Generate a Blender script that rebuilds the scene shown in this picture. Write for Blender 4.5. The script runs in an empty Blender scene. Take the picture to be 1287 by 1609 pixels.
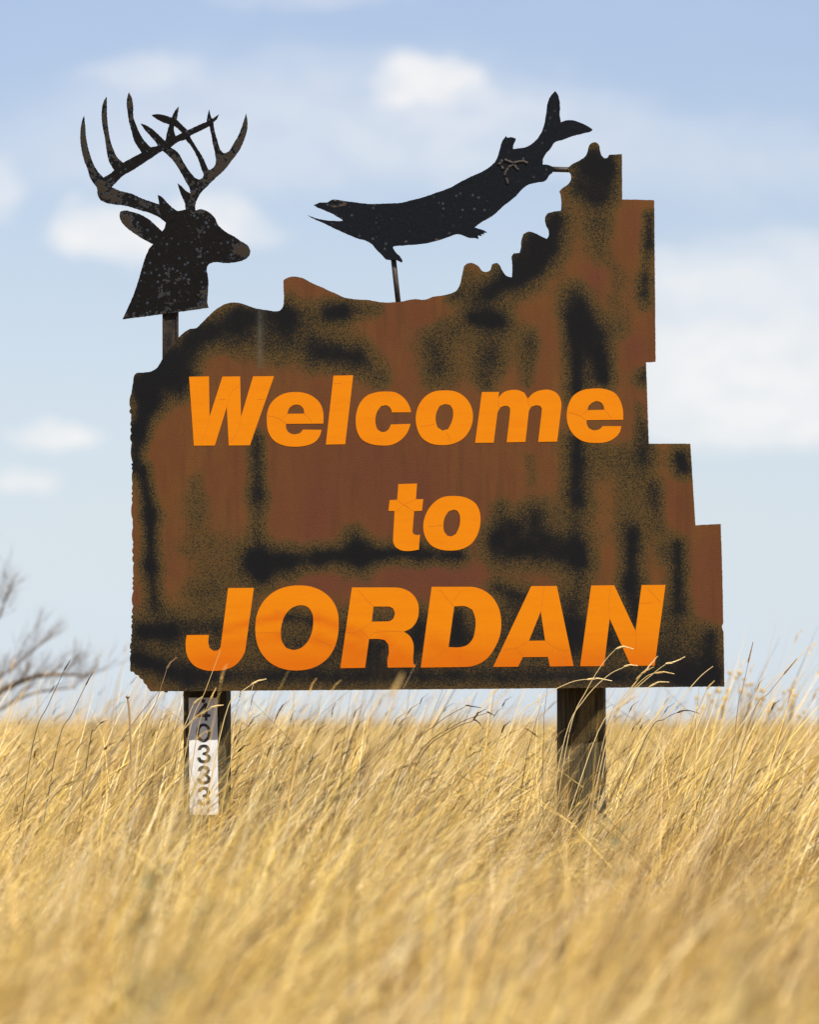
import bpy, bmesh, math, random
import numpy as np
from mathutils import Vector, noise as mn
from mathutils.geometry import delaunay_2d_cdt

random.seed(7)
rng = np.random.default_rng(7)
sc = bpy.context.scene
COL = sc.collection

# ------------------------------------------------------------------ camera, sky, sun, exposure
S = 0.002            # metres per photograph pixel in the plane of the sign
D = 18.0             # camera to sign
CX, HY, CZ = 643.5, 1135.0, 0.90   # centre column, horizon row, camera height

cam = bpy.data.cameras.new('camera')
camo = bpy.data.objects.new('camera', cam)
COL.objects.link(camo)
camo.location = (0, -D, CZ)
camo.rotation_euler = (math.radians(90), 0, 0)
FH = 1609 * S
cam.sensor_fit = 'VERTICAL'
cam.sensor_height = 36
cam.lens = 36 * D / FH
cam.shift_y = (HY - 804.5) / 1609
cam.clip_start, cam.clip_end = 0.3, 6000
cam.dof.use_dof = True
cam.dof.focus_distance = D
cam.dof.aperture_fstop = 4.0
sc.camera = camo

SUN_EL, SUN_AZ = math.radians(56), math.radians(34)      # sun behind the camera, to its right
to_sun = Vector((math.cos(SUN_EL) * math.sin(SUN_AZ), -math.cos(SUN_EL) * math.cos(SUN_AZ), math.sin(SUN_EL)))

world = bpy.data.worlds.new('World')
sc.world = world
world.use_nodes = True


class NT:
    """small helper for node trees"""
    def __init__(s, tree):
        s.t = tree
        tree.nodes.clear()

    def n(s, kind, **kw):
        nd = s.t.nodes.new(kind)
        for k, v in kw.items():
            if k == 'inp':
                for a, b in v.items():
                    s.set(nd, a, b)
            else:
                setattr(nd, k, v)
        return nd

    def set(s, nd, key, v):
        sock = nd.inputs[key]
        if hasattr(v, 'is_output'):
            s.t.links.new(v, sock)
        else:
            sock.default_value = v

    def m(s, op, a, b=None, c=None, clamp=False):
        nd = s.t.nodes.new('ShaderNodeMath')
        nd.operation = op
        nd.use_clamp = clamp
        for i, v in enumerate((a, b, c)):
            if v is not None:
                s.set(nd, i, v)
        return nd.outputs[0]

    def mix(s, f, a, b, mode='MIX'):
        nd = s.t.nodes.new('ShaderNodeMix')
        nd.data_type = 'RGBA'
        nd.blend_type = mode
        s.set(nd, 0, f)
        for k, v in ((6, a), (7, b)):
            s.set(nd, k, v if hasattr(v, 'is_output') else (*v, 1.0) if len(v) == 3 else v)
        return nd.outputs[2]

    def noise(s, vec, scale, detail=2.0, rough=0.5, dim='3D'):
        nd = s.t.nodes.new('ShaderNodeTexNoise')
        nd.noise_dimensions = dim
        s.set(nd, 'Vector', vec)
        nd.inputs['Scale'].default_value = scale
        nd.inputs['Detail'].default_value = detail
        nd.inputs['Roughness'].default_value = rough
        return nd.outputs['Fac']

    def ramp(s, f, a, b, lo=0.0, hi=1.0, smooth=True):
        nd = s.t.nodes.new('ShaderNodeMapRange')
        nd.interpolation_type = 'SMOOTHSTEP' if smooth else 'LINEAR'
        s.set(nd, 0, f)
        for i, v in ((1, a), (2, b), (3, lo), (4, hi)):
            s.set(nd, i, v)
        return nd.outputs[0]


def build_world():
    t = NT(world.node_tree)
    sky = t.n('ShaderNodeTexSky', sky_type='NISHITA', sun_disc=False, sun_elevation=SUN_EL,
              sun_rotation=math.pi - SUN_AZ)
    sky.air_density = 1.0
    sky.dust_density = 0.35
    sky.ozone_density = 2.2
    tc = t.n('ShaderNodeTexCoord')
    sep = t.n('ShaderNodeSeparateXYZ', inp={0: tc.outputs['Generated']})
    az = t.m('ARCTAN2', sep.outputs[0], sep.outputs[1])
    el = t.m('ARCSINE', sep.outputs[2])
    com = t.n('ShaderNodeCombineXYZ', inp={0: az, 1: t.m('MULTIPLY', el, 1.9), 2: 0.0})
    # wobble that breaks the cloud outlines
    w1 = t.m('SUBTRACT', t.noise(com.outputs[0], 62, 6, .62), .5)
    w2v = t.n('ShaderNodeVectorMath', operation='ADD', inp={0: com.outputs[0], 1: (3.1, 7.7, 0)})
    w2 = t.m('SUBTRACT', t.noise(w2v.outputs[0], 62, 6, .62), .5)
    azw = t.m('MULTIPLY_ADD', w1, .017, az)
    elw = t.m('MULTIPLY_ADD', w2, .012, el)
    k = S / D
    clouds = [  # photograph-like cumulus: centre, half axes, density
        (636, 126, 40, 30, 1.0), (672, 140, 50, 24, .8), (738, 128, 30, 20, .85), (690, 158, 92, 14, .6), (235, 122, 60, 20, .45),
        (500, 190, 320, 85, .42), (800, 205, 190, 62, .28),
        (330, 338, 50, 32, .95), (145, 366, 46, 34, .85), (250, 382, 120, 28, .85), (400, 372, 46, 22, .5), (230, 345, 50, 26, .5),
        (1230, 455, 190, 66, .62), (1200, 600, 200, 80, .85), (1080, 560, 120, 84, .42), (1210, 664, 150, 26, .55), (1060, 440, 90, 34, .35),
        (92, 684, 46, 20, .9), (60, 694, 40, 14, .5), (36, 756, 44, 13, .7), (-5, 300, 26, 34, .5),
        (1150, 255, 200, 50, .25), (480, 2, 120, 14, .3), (120, 250, 190, 50, .22)]
    inv = None
    for (px, py, rx, ry, a) in clouds:
        dx = t.m('MULTIPLY', t.m('SUBTRACT', azw, (px - CX) * k), 1 / (rx * k))
        dy = t.m('MULTIPLY', t.m('SUBTRACT', elw, (HY - py) * k), 1 / (ry * k))
        q = t.m('ADD', t.m('MULTIPLY', dx, dx), t.m('MULTIPLY', dy, dy))
        g = t.m('MULTIPLY', t.ramp(q, 3.0, -.4), a)
        om = t.m('SUBTRACT', 1.0, g)
        inv = om if inv is None else t.m('MULTIPLY', inv, om)
    body = t.noise(com.outputs[0], 85, 5, .6)
    # the same broken cloud cover goes on all round the sky
    big = t.noise(com.outputs[0], 9, 5, .55)
    big = t.m('MULTIPLY', t.ramp(big, .50, .72), .6)
    away = t.ramp(t.m('ABSOLUTE', az), .085, .16)
    up = t.ramp(el, .14, .22)
    big = t.m('MULTIPLY', big, t.m('MAXIMUM', away, up))
    cover = t.m('SUBTRACT', 1.0, t.m('MULTIPLY', inv, t.m('SUBTRACT', 1.0, big)))
    # thin veil that whitens the air low down
    veil = t.m('ADD', t.m('MULTIPLY', t.ramp(el, .115, .0), .58), .14)
    veil = t.m('ADD', veil, t.m('MULTIPLY', t.m('SUBTRACT', t.noise(com.outputs[0], 22, 3, .5), .5), .25))
    veil = t.m('MAXIMUM', veil, 0.0)
    hue = t.mix(1.0, sky.outputs[0], SKYTINT, 'MULTIPLY')
    c1 = t.mix(veil, hue, VEIL)
    c2 = t.mix(t.m('MULTIPLY', cover, t.ramp(body, .30, .62, .60, .95)), c1, CLOUD)
    bg = t.n('ShaderNodeBackground', inp={0: c2, 1: SKY_STRENGTH})
    out = t.n('ShaderNodeOutputWorld', inp={0: bg.outputs[0]})


SKY_STRENGTH = 0.062
SKYTINT = (1.05, .95, 1.07)
VEIL = (6.15, 7.45, 8.65)
CLOUD = (9.05, 8.9, 8.75)
build_world()

sun = bpy.data.lights.new('sun', 'SUN')
sun.energy = 5.0
sun.angle = math.radians(0.53)
sun.color = (1.0, 0.95, 0.86)
suno = bpy.data.objects.new('sun', sun)
COL.objects.link(suno)
suno.rotation_euler = to_sun.to_track_quat('Z', 'Y').to_euler()

sc.view_settings.view_transform = 'Standard'
sc.view_settings.look = 'None'
sc.view_settings.gamma = 1
sc.view_settings.use_curve_mapping = False
sc.view_settings.exposure = 0.78
sc.render.engine = 'CYCLES'
sc.cycles.max_bounces = 6
sc.cycles.diffuse_bounces = 2
sc.cycles.transmission_bounces = 3
sc.cycles.caustics_reflective = False
sc.cycles.caustics_refractive = False
sc.cycles.use_denoising = True


# ------------------------------------------------------------------ helpers
def P(px, py, d=D):
    """the point seen at photograph pixel (px, py) at distance d"""
    f = S * d / D
    return Vector(((px - CX) * f, d - D, CZ + (HY - py) * f))


def tag(o, label=None, cat=None, group=None, kind=None):
    if label: o['label'] = label
    if cat: o['category'] = cat
    if group: o['group'] = group
    if kind: o['kind'] = kind
    return o


def link(name, mesh, mat=None, parent=None, smooth=False):
    if mat is not None and not mesh.materials:
        mesh.materials.append(mat)
    if smooth:
        mesh.polygons.foreach_set('use_smooth', [True] * len(mesh.polygons))
    o = bpy.data.objects.new(name, mesh)
    COL.objects.link(o)
    if parent is not None:
        o.parent = parent
        o.matrix_parent_inverse = parent.matrix_world.inverted()
    return o


def empty(name, loc, label, cat, group=None):
    o = bpy.data.objects.new(name, None)
    o.empty_display_size = 0.1
    COL.objects.link(o)
    o.location = loc
    bpy.context.view_layer.update()
    return tag(o, label, cat, group)


class MB:
    """collects verts and faces of one mesh"""
    def __init__(s):
        s.v, s.f, s.c = [], [], []

    def add(s, verts, faces, tint=None):
        b = len(s.v)
        s.v += [tuple(p) for p in verts]
        s.f += [tuple(i + b for i in f) for f in faces]
        s.c += [tint or (1, 1, 1)] * len(verts)

    def box(s, lo, hi):
        x0, y0, z0 = lo
        x1, y1, z1 = hi
        s.add([(x0, y0, z0), (x1, y0, z0), (x1, y1, z0), (x0, y1, z0), (x0, y0, z1), (x1, y0, z1), (x1, y1, z1), (x0, y1, z1)],
              [(0, 3, 2, 1), (4, 5, 6, 7), (0, 1, 5, 4), (1, 2, 6, 5), (2, 3, 7, 6), (3, 0, 4, 7)])

    def tube(s, pts, radii, n=6, tint=None, cap=True):
        pts = [Vector(p) for p in pts]
        rings = []
        ref = Vector((0.13, 1, 0.07)).normalized()
        for i, p in enumerate(pts):
            d = (pts[min(i + 1, len(pts) - 1)] - pts[max(i - 1, 0)])
            d = d.normalized() if d.length > 1e-9 else Vector((0, 0, 1))
            a = d.cross(ref)
            if a.length < 1e-4:
                a = d.cross(Vector((1, 0, 0)))
            a.normalize()
            b = d.cross(a)
            r = radii[i] if hasattr(radii, '__len__') else radii
            rings.append([p + a * (r * math.cos(2 * math.pi * k / n)) + b * (r * math.sin(2 * math.pi * k / n)) for k in range(n)])
        v = [q for r in rings for q in r]
        f = []
        for i in range(len(pts) - 1):
            for k in range(n):
                k2 = (k + 1) % n
                f.append((i * n + k, i * n + k2, (i + 1) * n + k2, (i + 1) * n + k))
        if cap:
            f.append(tuple(range(n - 1, -1, -1)))
            f.append(tuple((len(pts) - 1) * n + k for k in range(n)))
        s.add(v, f, tint)

    def ball(s, c, r, tint=None, squash=(1, 1, 1), seg=7, rings=5):
        c = Vector(c)
        v = [c + Vector((0, 0, r * squash[2]))]
        for i in range(1, rings):
            th = math.pi * i / rings
            for k in range(seg):
                ph = 2 * math.pi * k / seg
                v.append(c + Vector((r * squash[0] * math.sin(th) * math.cos(ph), r * squash[1] * math.sin(th) * math.sin(ph), r * squash[2] * math.cos(th))))
        v.append(c - Vector((0, 0, r * squash[2])))
        f = [(0, 1 + k, 1 + (k + 1) % seg) for k in range(seg)]
        for i in range(rings - 2):
            for k in range(seg):
                a, b = 1 + i * seg + k, 1 + i * seg + (k + 1) % seg
                f.append((a, a + seg, b + seg, b))
        e = len(v) - 1
        b0 = 1 + (rings - 2) * seg
        f += [(b0 + k, e, b0 + (k + 1) % seg) for k in range(seg)]
        s.add(v, f, tint)

    def mesh(s, name, tinted=False):
        me = bpy.data.meshes.new(name)
        me.from_pydata(s.v, [], s.f)
        if tinted:
            at = me.attributes.new('tint', 'FLOAT_COLOR', 'POINT')
            arr = np.ones((len(s.v), 4), np.float32)
            arr[:, :3] = np.array(s.c, np.float32)
            at.data.foreach_set('color', arr.ravel())
        me.update()
        return me

    def build(s, name, mat, parent=None, smooth=False, tinted=False):
        return link(name, s.mesh(name, tinted), mat, parent, smooth)


def spline(pts, step=2.0, corner=46.0, closed=True):
    """closed outline through pts; sharp turns stay corners, long straight runs stay straight"""
    p = [Vector((float(a[0]), float(a[1]))) for a in pts]
    n = len(p)
    seg = [p[(i + 1) % n] - p[i] for i in range(n)]
    ln = [max(s.length, 1e-6) for s in seg]
    tin, tout = [None] * n, [None] * n
    for i in range(n):
        a, b = seg[i - 1] / ln[i - 1], seg[i] / ln[i]
        turn = math.degrees(a.angle(b, 0))
        if turn > corner:
            tin[i], tout[i] = a, b
        elif ln[i - 1] > 2.6 * ln[i]:
            tin[i] = tout[i] = a
        elif ln[i] > 2.6 * ln[i - 1]:
            tin[i] = tout[i] = b
        else:
            w = (a * ln[i] + b * ln[i - 1])
            w = w.normalized() if w.length > 1e-6 else a
            tin[i] = tout[i] = w
    out = []
    for i in range(n if closed else n - 1):
        j = (i + 1) % n
        L = ln[i]
        m = max(1, int(L / step))
        for k in range(m):
            t = k / m
            h00, h10 = 2 * t ** 3 - 3 * t * t + 1, t ** 3 - 2 * t * t + t
            h01, h11 = -2 * t ** 3 + 3 * t * t, t ** 3 - t * t
            q = p[i] * h00 + tout[i] * (h10 * L) + p[j] * h01 + tin[j] * (h11 * L)
            out.append((q.x, q.y))
    return out


def zm(pts, ox, oy, k):
    return [(ox + a / k, oy + b / k) for a, b in pts]


def area(p):
    return .5 * sum(p[i - 1][0] * p[i][1] - p[i][0] * p[i - 1][1] for i in range(len(p)))


def plate(name, polys, holes=(), y0=-0.006, y1=0.006, grid=None, fields=None, d=D, rough=0.0):
    """a flat plate cut along outlines (photograph pixels, y down) with front at y0 and back at y1"""
    vs, fs = [], []

    def addpoly(p):
        q = [(x, -y) for x, y in p]
        if rough:
            q = [(x + random.uniform(-rough, rough), y + random.uniform(-rough, rough)) for x, y in q]
        if area(q) < 0:
            q = q[::-1]
        b = len(vs)
        vs.extend(q)
        fs.append(list(range(b, b + len(q))))
    for p in polys: addpoly(p)
    nh = len(fs)
    for h in holes: addpoly(h)
    if grid:
        xs = [v[0] for v in vs]
        ys = [v[1] for v in vs]
        gx = np.arange(min(xs), max(xs), grid)
        gy = np.arange(min(ys), max(ys), grid)
        for a in gx:
            for b in gy:
                vs.append((a + random.uniform(-.1, .1) * grid, b + random.uniform(-.1, .1) * grid))
    V, E, F, ov, oe, of = delaunay_2d_cdt([Vector(v) for v in vs], [], fs, 0, 1e-4, True)
    tris = [f for f, o in zip(F, of) if o and all(i < nh for i in o)]
    used = sorted({i for f in tris for i in f})
    ix = {u: i for i, u in enumerate(used)}
    n = len(used)
    f = S * d / D
    W = [((V[u].x - CX) * f, CZ + (HY + V[u].y) * f) for u in used]
    verts = [(x, y0, z) for x, z in W] + [(x, y1, z) for x, z in W]
    faces, cnt = [], {}
    for t in tris:
        a = [ix[i] for i in t]
        if len(a) >= 3:
            q = [(V[used[i]].x, V[used[i]].y) for i in a]
            if area(q) < 0: a = a[::-1]
        faces.append(tuple(a))                       # seen from -y: counter-clockwise
        faces.append(tuple(i + n for i in a[::-1]))
        for i in range(len(a)):
            e = (a[i], a[(i + 1) % len(a)])
            cnt[e] = 1
    for (a, b) in cnt:
        if (b, a) not in cnt:
            faces.append((b, a, a + n, b + n))
    me = bpy.data.meshes.new(name)
    me.from_pydata(verts, [], faces)
    if fields:
        xy = np.array([(V[u].x, -V[u].y) for u in used])
        for an, caps in fields.items():
            val = capsules(xy, caps)
            at = me.attributes.new(an, 'FLOAT', 'POINT')
            at.data.foreach_set('value', np.concatenate([val, val]).astype(np.float32))
    me.update()
    return me


def capsules(xy, caps):
    inv = np.ones(len(xy))
    for (x0, y0, x1, y1, r, a) in caps:
        A = np.array((x0, y0), float)
        B = np.array((x1, y1), float)
        AB = B - A
        L2 = max(AB @ AB, 1e-9)
        t = np.clip(((xy - A) @ AB) / L2, 0, 1)
        dd = np.linalg.norm(xy - (A + t[:, None] * AB), axis=1)
        g = a * np.exp(-(dd / (r * 1.34)) ** 1.75)
        inv *= 1 - g
    return 1 - inv


# ------------------------------------------------------------------ materials
def material(name):
    m = bpy.data.materials.new(name)
    m.use_nodes = True
    return m, NT(m.node_tree)


def finish(t, col, rough=.7, bump=None, bdist=.002, spec=.3, metallic=0.0):
    p = t.n('ShaderNodeBsdfPrincipled')
    t.set(p, 'Base Color', col if hasattr(col, 'is_output') else (*col, 1))
    t.set(p, 'Roughness', rough)
    t.set(p, 'Specular IOR Level', spec)
    t.set(p, 'Metallic', metallic)
    if bump is not None:
        b = t.n('ShaderNodeBump', inp={'Height': bump, 'Distance': bdist, 'Strength': .6})
        t.set(p, 'Normal', b.outputs[0])
    t.n('ShaderNodeOutputMaterial', inp={0: p.outputs[0]})
    return p


def objco(t):
    return t.n('ShaderNodeTexCoord').outputs['Object']


def attr(t, name):
    return t.n('ShaderNodeAttribute', attribute_name=name)


def mapping(t, v, scale):
    return t.n('ShaderNodeMapping', inp={0: v, 3: scale}).outputs[0]


def make_panel_mat():
    m, t = material('rusted_sprayed_steel')
    v = objco(t)
    spray = attr(t, 'spray').outputs['Fac']
    red = attr(t, 'red').outputs['Fac']
    pale = attr(t, 'pale').outputs['Fac']
    fine = t.noise(v, 430, 1.0, .6)
    fine2 = t.noise(v, 190, 2, .6)
    cloudn = t.noise(mapping(t, v, (1.0, 1.0, .35)), 9, 4, .6)
    grain = t.m('ADD', t.m('MULTIPLY', t.m('SUBTRACT', fine, .5), 2.7), t.m('MULTIPLY', t.m('SUBTRACT', fine2, .5), .9))
    runs = t.noise(mapping(t, v, (1.0, 1.0, .10)), 34, 3, .6)
    mott = t.noise(v, 17, 4, .62)
    wide = t.m('ADD', t.m('MULTIPLY', t.m('SUBTRACT', cloudn, .5), .40), t.m('MULTIPLY', t.m('SUBTRACT', mott, .5), .38))
    s = t.m('ADD', spray, wide)
    base = t.mix(t.ramp(cloudn, .35, .68), (.093, .0345, .0105), (.106, .0430, .0110))
    base = t.mix(t.m('MULTIPLY', red, .85), base, (.088, .027, .0145))
    base = t.mix(t.ramp(runs, .48, .72, 0, .38), base, (.056, .022, .009))
    base = t.mix(t.ramp(t.noise(v, 380, 1, .5), .54, .72, 0, .40), base, (.040, .019, .0085))
    olive = t.ramp(s, .08, .44, 0, .70)
    base = t.mix(olive, base, (.063, .0420, .0112))
    env = t.ramp(s, .02, .34, .10, 1.0)
    green = t.ramp(t.m('ADD', s, t.m('MULTIPLY', grain, env)), .26, .78, 0, .92)
    dark = t.ramp(t.m('ADD', s, t.m('MULTIPLY', grain, t.m('MULTIPLY', env, t.ramp(s, .4, .95, .95, .25)))), .46, .93)
    c = t.mix(green, base, (.0165, .0165, .0078))
    c = t.mix(dark, c, (.0060, .0058, .0058))
    c = t.mix(t.ramp(s, .80, 1.02, 0, .8), c, (.0038, .0037, .0044))
    c = t.mix(t.m('MULTIPLY', pale, t.ramp(fine2, .35, .65, .25, .6)), c, (.12, .11, .08))
    finish(t, c, .70, t.m('ADD', fine2, t.m('MULTIPLY', t.noise(v, 6, 2), .8)), .0010, .10)
    return m


def make_letter_mat():
    m, t = material('orange_vinyl')
    v = objco(t)
    smear = t.noise(mapping(t, v, (1.1, 1, 9)), 4.5, 4, .55)
    low_tint = attr(t, 'low_tint').outputs['Fac']
    c = t.mix(t.ramp(smear, .42, .72, 0, .45), (.540, .160, .0006), (.505, .132, .0006))
    c = t.mix(t.m('MULTIPLY', low_tint, .85), c, (.430, .074, .0014))
    c = t.mix(t.ramp(t.noise(v, 700, 1), .64, .76, 0, .18), c, (.30, .066, .002))
    finish(t, c, .5, t.noise(v, 16, 3), .0010, .10)
    return m


def make_cutout_mat(name, black, bare, blue, lo, hi, speck):
    m, t = material(name)
    v = objco(t)
    wear = attr(t, 'wear').outputs['Fac']
    n1 = t.noise(v, 75, 3, .6)
    n2 = t.noise(v, 150, 2, .6)
    vo = t.n('ShaderNodeTexVoronoi', inp={'Vector': v, 'Scale': 50.0})
    bl = t.ramp(t.m('ADD', n1, t.m('MULTIPLY', wear, .34)), lo, hi)
    sp = t.m('MULTIPLY', t.ramp(vo.outputs['Distance'], .26, .14), t.ramp(t.m('ADD', t.noise(v, 14, 2), t.m('MULTIPLY', wear, .2)), speck, speck + .1))
    c = t.mix(t.ramp(n2, .4, .7, 0, 1), black, tuple(x * 1.5 for x in black))
    c = t.mix(t.m('MULTIPLY', sp, .8), c, blue)
    rim = t.m('MULTIPLY', bl, t.ramp(bl, 1.0, .55))
    c = t.mix(bl, c, bare)
    c = t.mix(t.m('MULTIPLY', rim, 1.6), c, blue)
    finish(t, c, .62, t.m('ADD', n1, bl), .0010, .08)
    return m


def simple(name, c1, c2, scale=30, rough=.7, stretch=(1, 1, 1), spec=.3, bd=.002, metallic=0):
    m, t = material(name)
    v = mapping(t, objco(t), stretch)
    n = t.noise(v, scale, 4, .6)
    finish(t, t.mix(t.ramp(n, .35, .68), c1, c2), rough, n, bd, spec, metallic)
    return m


def make_wood():
    m, t = material('weathered_post_wood')
    v = objco(t)
    g = t.noise(mapping(t, v, (1, 1, .045)), 120, 4, .65)
    b = t.noise(mapping(t, v, (1, 1, .25)), 14, 3, .5)
    cr = t.noise(mapping(t, v, (1, 1, .02)), 48, 2, .5)
    c = t.mix(t.ramp(g, .34, .66), (.028, .022, .011), (.082, .066, .035))
    c = t.mix(t.ramp(b, .40, .65, 0, .55), c, (.046, .038, .017))
    c = t.mix(t.ramp(cr, .66, .70, 0, .9), c, (.016, .013, .009))
    k = attr(t, 'knot').outputs['Fac']
    c = t.mix(t.ramp(t.m('ADD', k, t.m('MULTIPLY', t.m('SUBTRACT', g, .5), .5)), .3, .7, 0, .9), c, (.022, .016, .010))
    finish(t, c, .85, t.m('SUBTRACT', g, t.m('MULTIPLY', cr, .6)), .004, .15)
    return m


def make_straw(name, gain=(1, 1, 1), trans=.30):
    m, t = material(name)
    a = attr(t, 'tint').outputs['Color']
    oi = t.n('ShaderNodeObjectInfo')
    r = oi.outputs['Random']
    c = t.mix(1.0, a, t.mix(r, tuple(.88 * g for g in gain), tuple(1.12 * g for g in gain)), 'MULTIPLY')
    pt = t.n('ShaderNodeAttribute', attribute_name='patch', attribute_type='INSTANCER').outputs['Fac']
    c = t.mix(t.ramp(pt, -.15, -.55, 0, .8, False), c, t.mix(1.0, c, (.56, .46, .46), 'MULTIPLY'))
    c = t.mix(t.ramp(pt, .12, .55, 0, .7, False), c, t.mix(1.0, c, (1.06, 1.12, 1.35), 'MULTIPLY'))
    d = t.n('ShaderNodeBsdfPrincipled')
    t.set(d, 'Base Color', c)
    t.set(d, 'Roughness', .38)
    t.set(d, 'Specular IOR Level', .5)
    tr = t.n('ShaderNodeBsdfTranslucent', inp={0: c})
    mx = t.n('ShaderNodeMixShader', inp={0: trans, 1: d.outputs[0], 2: tr.outputs[0]})
    t.n('ShaderNodeOutputMaterial', inp={0: mx.outputs[0]})
    return m


M_PANEL = make_panel_mat()
M_LETTER = make_letter_mat()
M_DEER = make_cutout_mat('flaking_black_paint', (.0040, .0034, .0032), (.027, .021, .0145), (.034, .044, .060), .70, .76, .40)
M_FISH = make_cutout_mat('blue_black_paint', (.0038, .0047, .0068), (.055, .035, .024), (.038, .044, .050), .79, .83, .50)
M_BAR = simple('worn_bar_paint', (.010, .009, .009), (.042, .031, .021), 34, .65, spec=.1)
M_STEEL = simple('dark_rusty_steel', (.022, .018, .016), (.060, .042, .028), 40, .6)
M_EDGE = simple('torch_cut_edge', (.020, .015, .014), (.05, .03, .02), 60, .6)
M_BEAD = simple('weld_bead_rust', (.034, .026, .022), (.062, .056, .051), 140, .7, spec=.1)
M_CRACK = simple('cracked_vinyl_line', (.40, .105, .002), (.44, .118, .002), 80, .8)
M_WOOD = make_wood()
M_WHITE = simple('white_plate_paint', (.62, .62, .62), (.55, .55, .54), 20, .4)
M_BLACK = simple('black_sticker', (.016, .015, .014), (.022, .020, .018), 40, .5)
M_STRAW = make_straw('dry_straw')
M_HEAD = make_straw('dry_seed', trans=.2)
M_BARK = simple('grey_twig_bark', (.14, .105, .080), (.23, .18, .13), 30, .85)
M_LEAF = simple('grey_green_leaf', (.085, .100, .050), (.13, .14, .075), 20, .7)
M_BOLT = simple('dull_bolt_steel', (.05, .045, .04), (.09, .08, .07), 60, .5, metallic=.6)


def make_ground():
    m, t = material('dry_soil_and_litter')
    v = objco(t)
    a = t.noise(v, .35, 4, .6)
    b = t.noise(v, 9, 4, .65)
    c = t.mix(t.ramp(b, .35, .65), (.10, .065, .028), (.26, .18, .08))
    c = t.mix(t.ramp(a, .35, .65), c, (.24, .17, .075))
    finish(t, c, .95, b, .02, .1)
    return m


M_GROUND = make_ground()

# ------------------------------------------------------------------ ground
g = MB()
NX = 40
xs = [math.copysign(abs(u) ** 2.4, u) * 2600 for u in np.linspace(-1, 1, NX + 1)]
ys = [math.copysign(abs(u) ** 2.4, u) * 2600 for u in np.linspace(-1, 1, NX + 1)]
gv = [(x, y, 0.25 * mn.noise((x * .012, y * .012, 3)) * min(1, math.hypot(x, y) / 200)) for y in ys for x in xs]
gf = [(j * (NX + 1) + i, j * (NX + 1) + i + 1, (j + 1) * (NX + 1) + i + 1, (j + 1) * (NX + 1) + i) for j in range(NX) for i in range(NX)]
g.add(gv, gf)
ground = g.build('ground', M_GROUND)
tag(ground, 'flat dry prairie ground under the golden grass', None, None, 'structure')

# ------------------------------------------------------------------ the sign
sign = empty('welcome_sign', (0, 0.08, 0), 'rusty steel welcome sign with orange lettering, deer and fish cutouts on two posts', 'sign')

E = lambda p: zm(p, 690, 210, 3.575)
Fz = lambda p: zm(p, 190, 400, 3.478)
Cz = lambda p: zm(p, 470, 280, 5.3625)
Dz = lambda p: zm(p, 690, 130, 4.95)
Az = lambda p: zm(p, 100, 130, 4.022)
Bz = lambda p: zm(p, 160, 290, 4.95)

top = Fz([(45, 800), (55, 760), (65, 700), (72, 660), (85, 648), (120, 645), (165, 638), (195, 620), (215, 590), (240, 545), (270, 510),
          (300, 470), (340, 430), (375, 408), (410, 402), (440, 375), (480, 335), (520, 300), (560, 275), (590, 265), (650, 266), (700, 283),
          (740, 295), (800, 305), (850, 310), (870, 305), (885, 285), (890, 250), (888, 180), (888, 140), (915, 125), (990, 128), (1040, 155),
          (1100, 180), (1150, 205)])
top += Cz([(300, 968), (380, 1005), (480, 1022), (600, 1030), (680, 1045), (760, 1048), (860, 1040), (970, 1020), (1060, 1025), (1130, 1000), (1200, 990)])
top += E([(0, 913), (60, 900), (95, 885), (112, 860), (128, 800), (140, 745), (160, 730), (190, 728), (215, 740), (250, 775), (270, 777),
          (290, 765), (297, 735), (325, 725), (340, 740), (365, 785), (385, 803), (410, 807), (412, 770), (410, 715), (408, 690), (420, 673),
          (452, 670), (460, 640), (463, 600), (475, 565), (500, 552), (540, 560), (580, 580), (605, 592), (615, 580), (616, 545), (600, 510),
          (597, 470), (610, 450), (640, 440), (685, 433), (688, 400), (685, 350), (677, 325), (690, 310), (725, 285), (742, 255), (742, 230),
          (727, 210), (725, 190), (750, 172), (800, 145), (825, 125), (837, 95), (845, 65), (865, 50), (885, 50), (900, 65), (905, 95),
          (912, 120), (930, 140), (945, 138), (957, 120), (1028, 116), (1030, 370), (1210, 374), (1213, 700)])
top += [(1030.7, 568.5), (1015.7, 569.2), (1019.9, 697.3), (1085.3, 697.3), (1093.3, 825.4), (1133, 823.3), (1136, 920), (1137, 978),
        (1135, 984), (1137.5, 995), (1138.9, 1078.8), (700, 1083.0), (237, 1086.4), (231.5, 1081), (229.5, 1076), (225.5, 1073), (224, 1068), (219, 1065), (217.5, 1061.5), (212, 1060), (209.5, 1056), (205, 1055.5), (203, 1050)]
left_edge = []
yy, lx = 1042.0, [(1050, 203), (1035, 204), (1000, 206), (950, 208), (880, 209), (810, 207), (760, 207), (720, 207), (690, 205.5), (670, 205), (650, 205), (635, 203.5)]
lx.sort()
while yy > 640:
    L = random.choice((6, 9, 13, 20, 27)) * random.uniform(.8, 1.2)
    am = random.uniform(.3, 2.9)
    for q in range(6):
        u = q / 6
        bx = np.interp(yy - u * L, [a for a, b in lx], [b for a, b in lx])
        left_edge.append((bx + 1.0 - am * math.sin(math.pi * u) ** .7, yy - u * L))
    yy -= L
outline = spline(top, 2.5, 40, False) + left_edge

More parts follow.
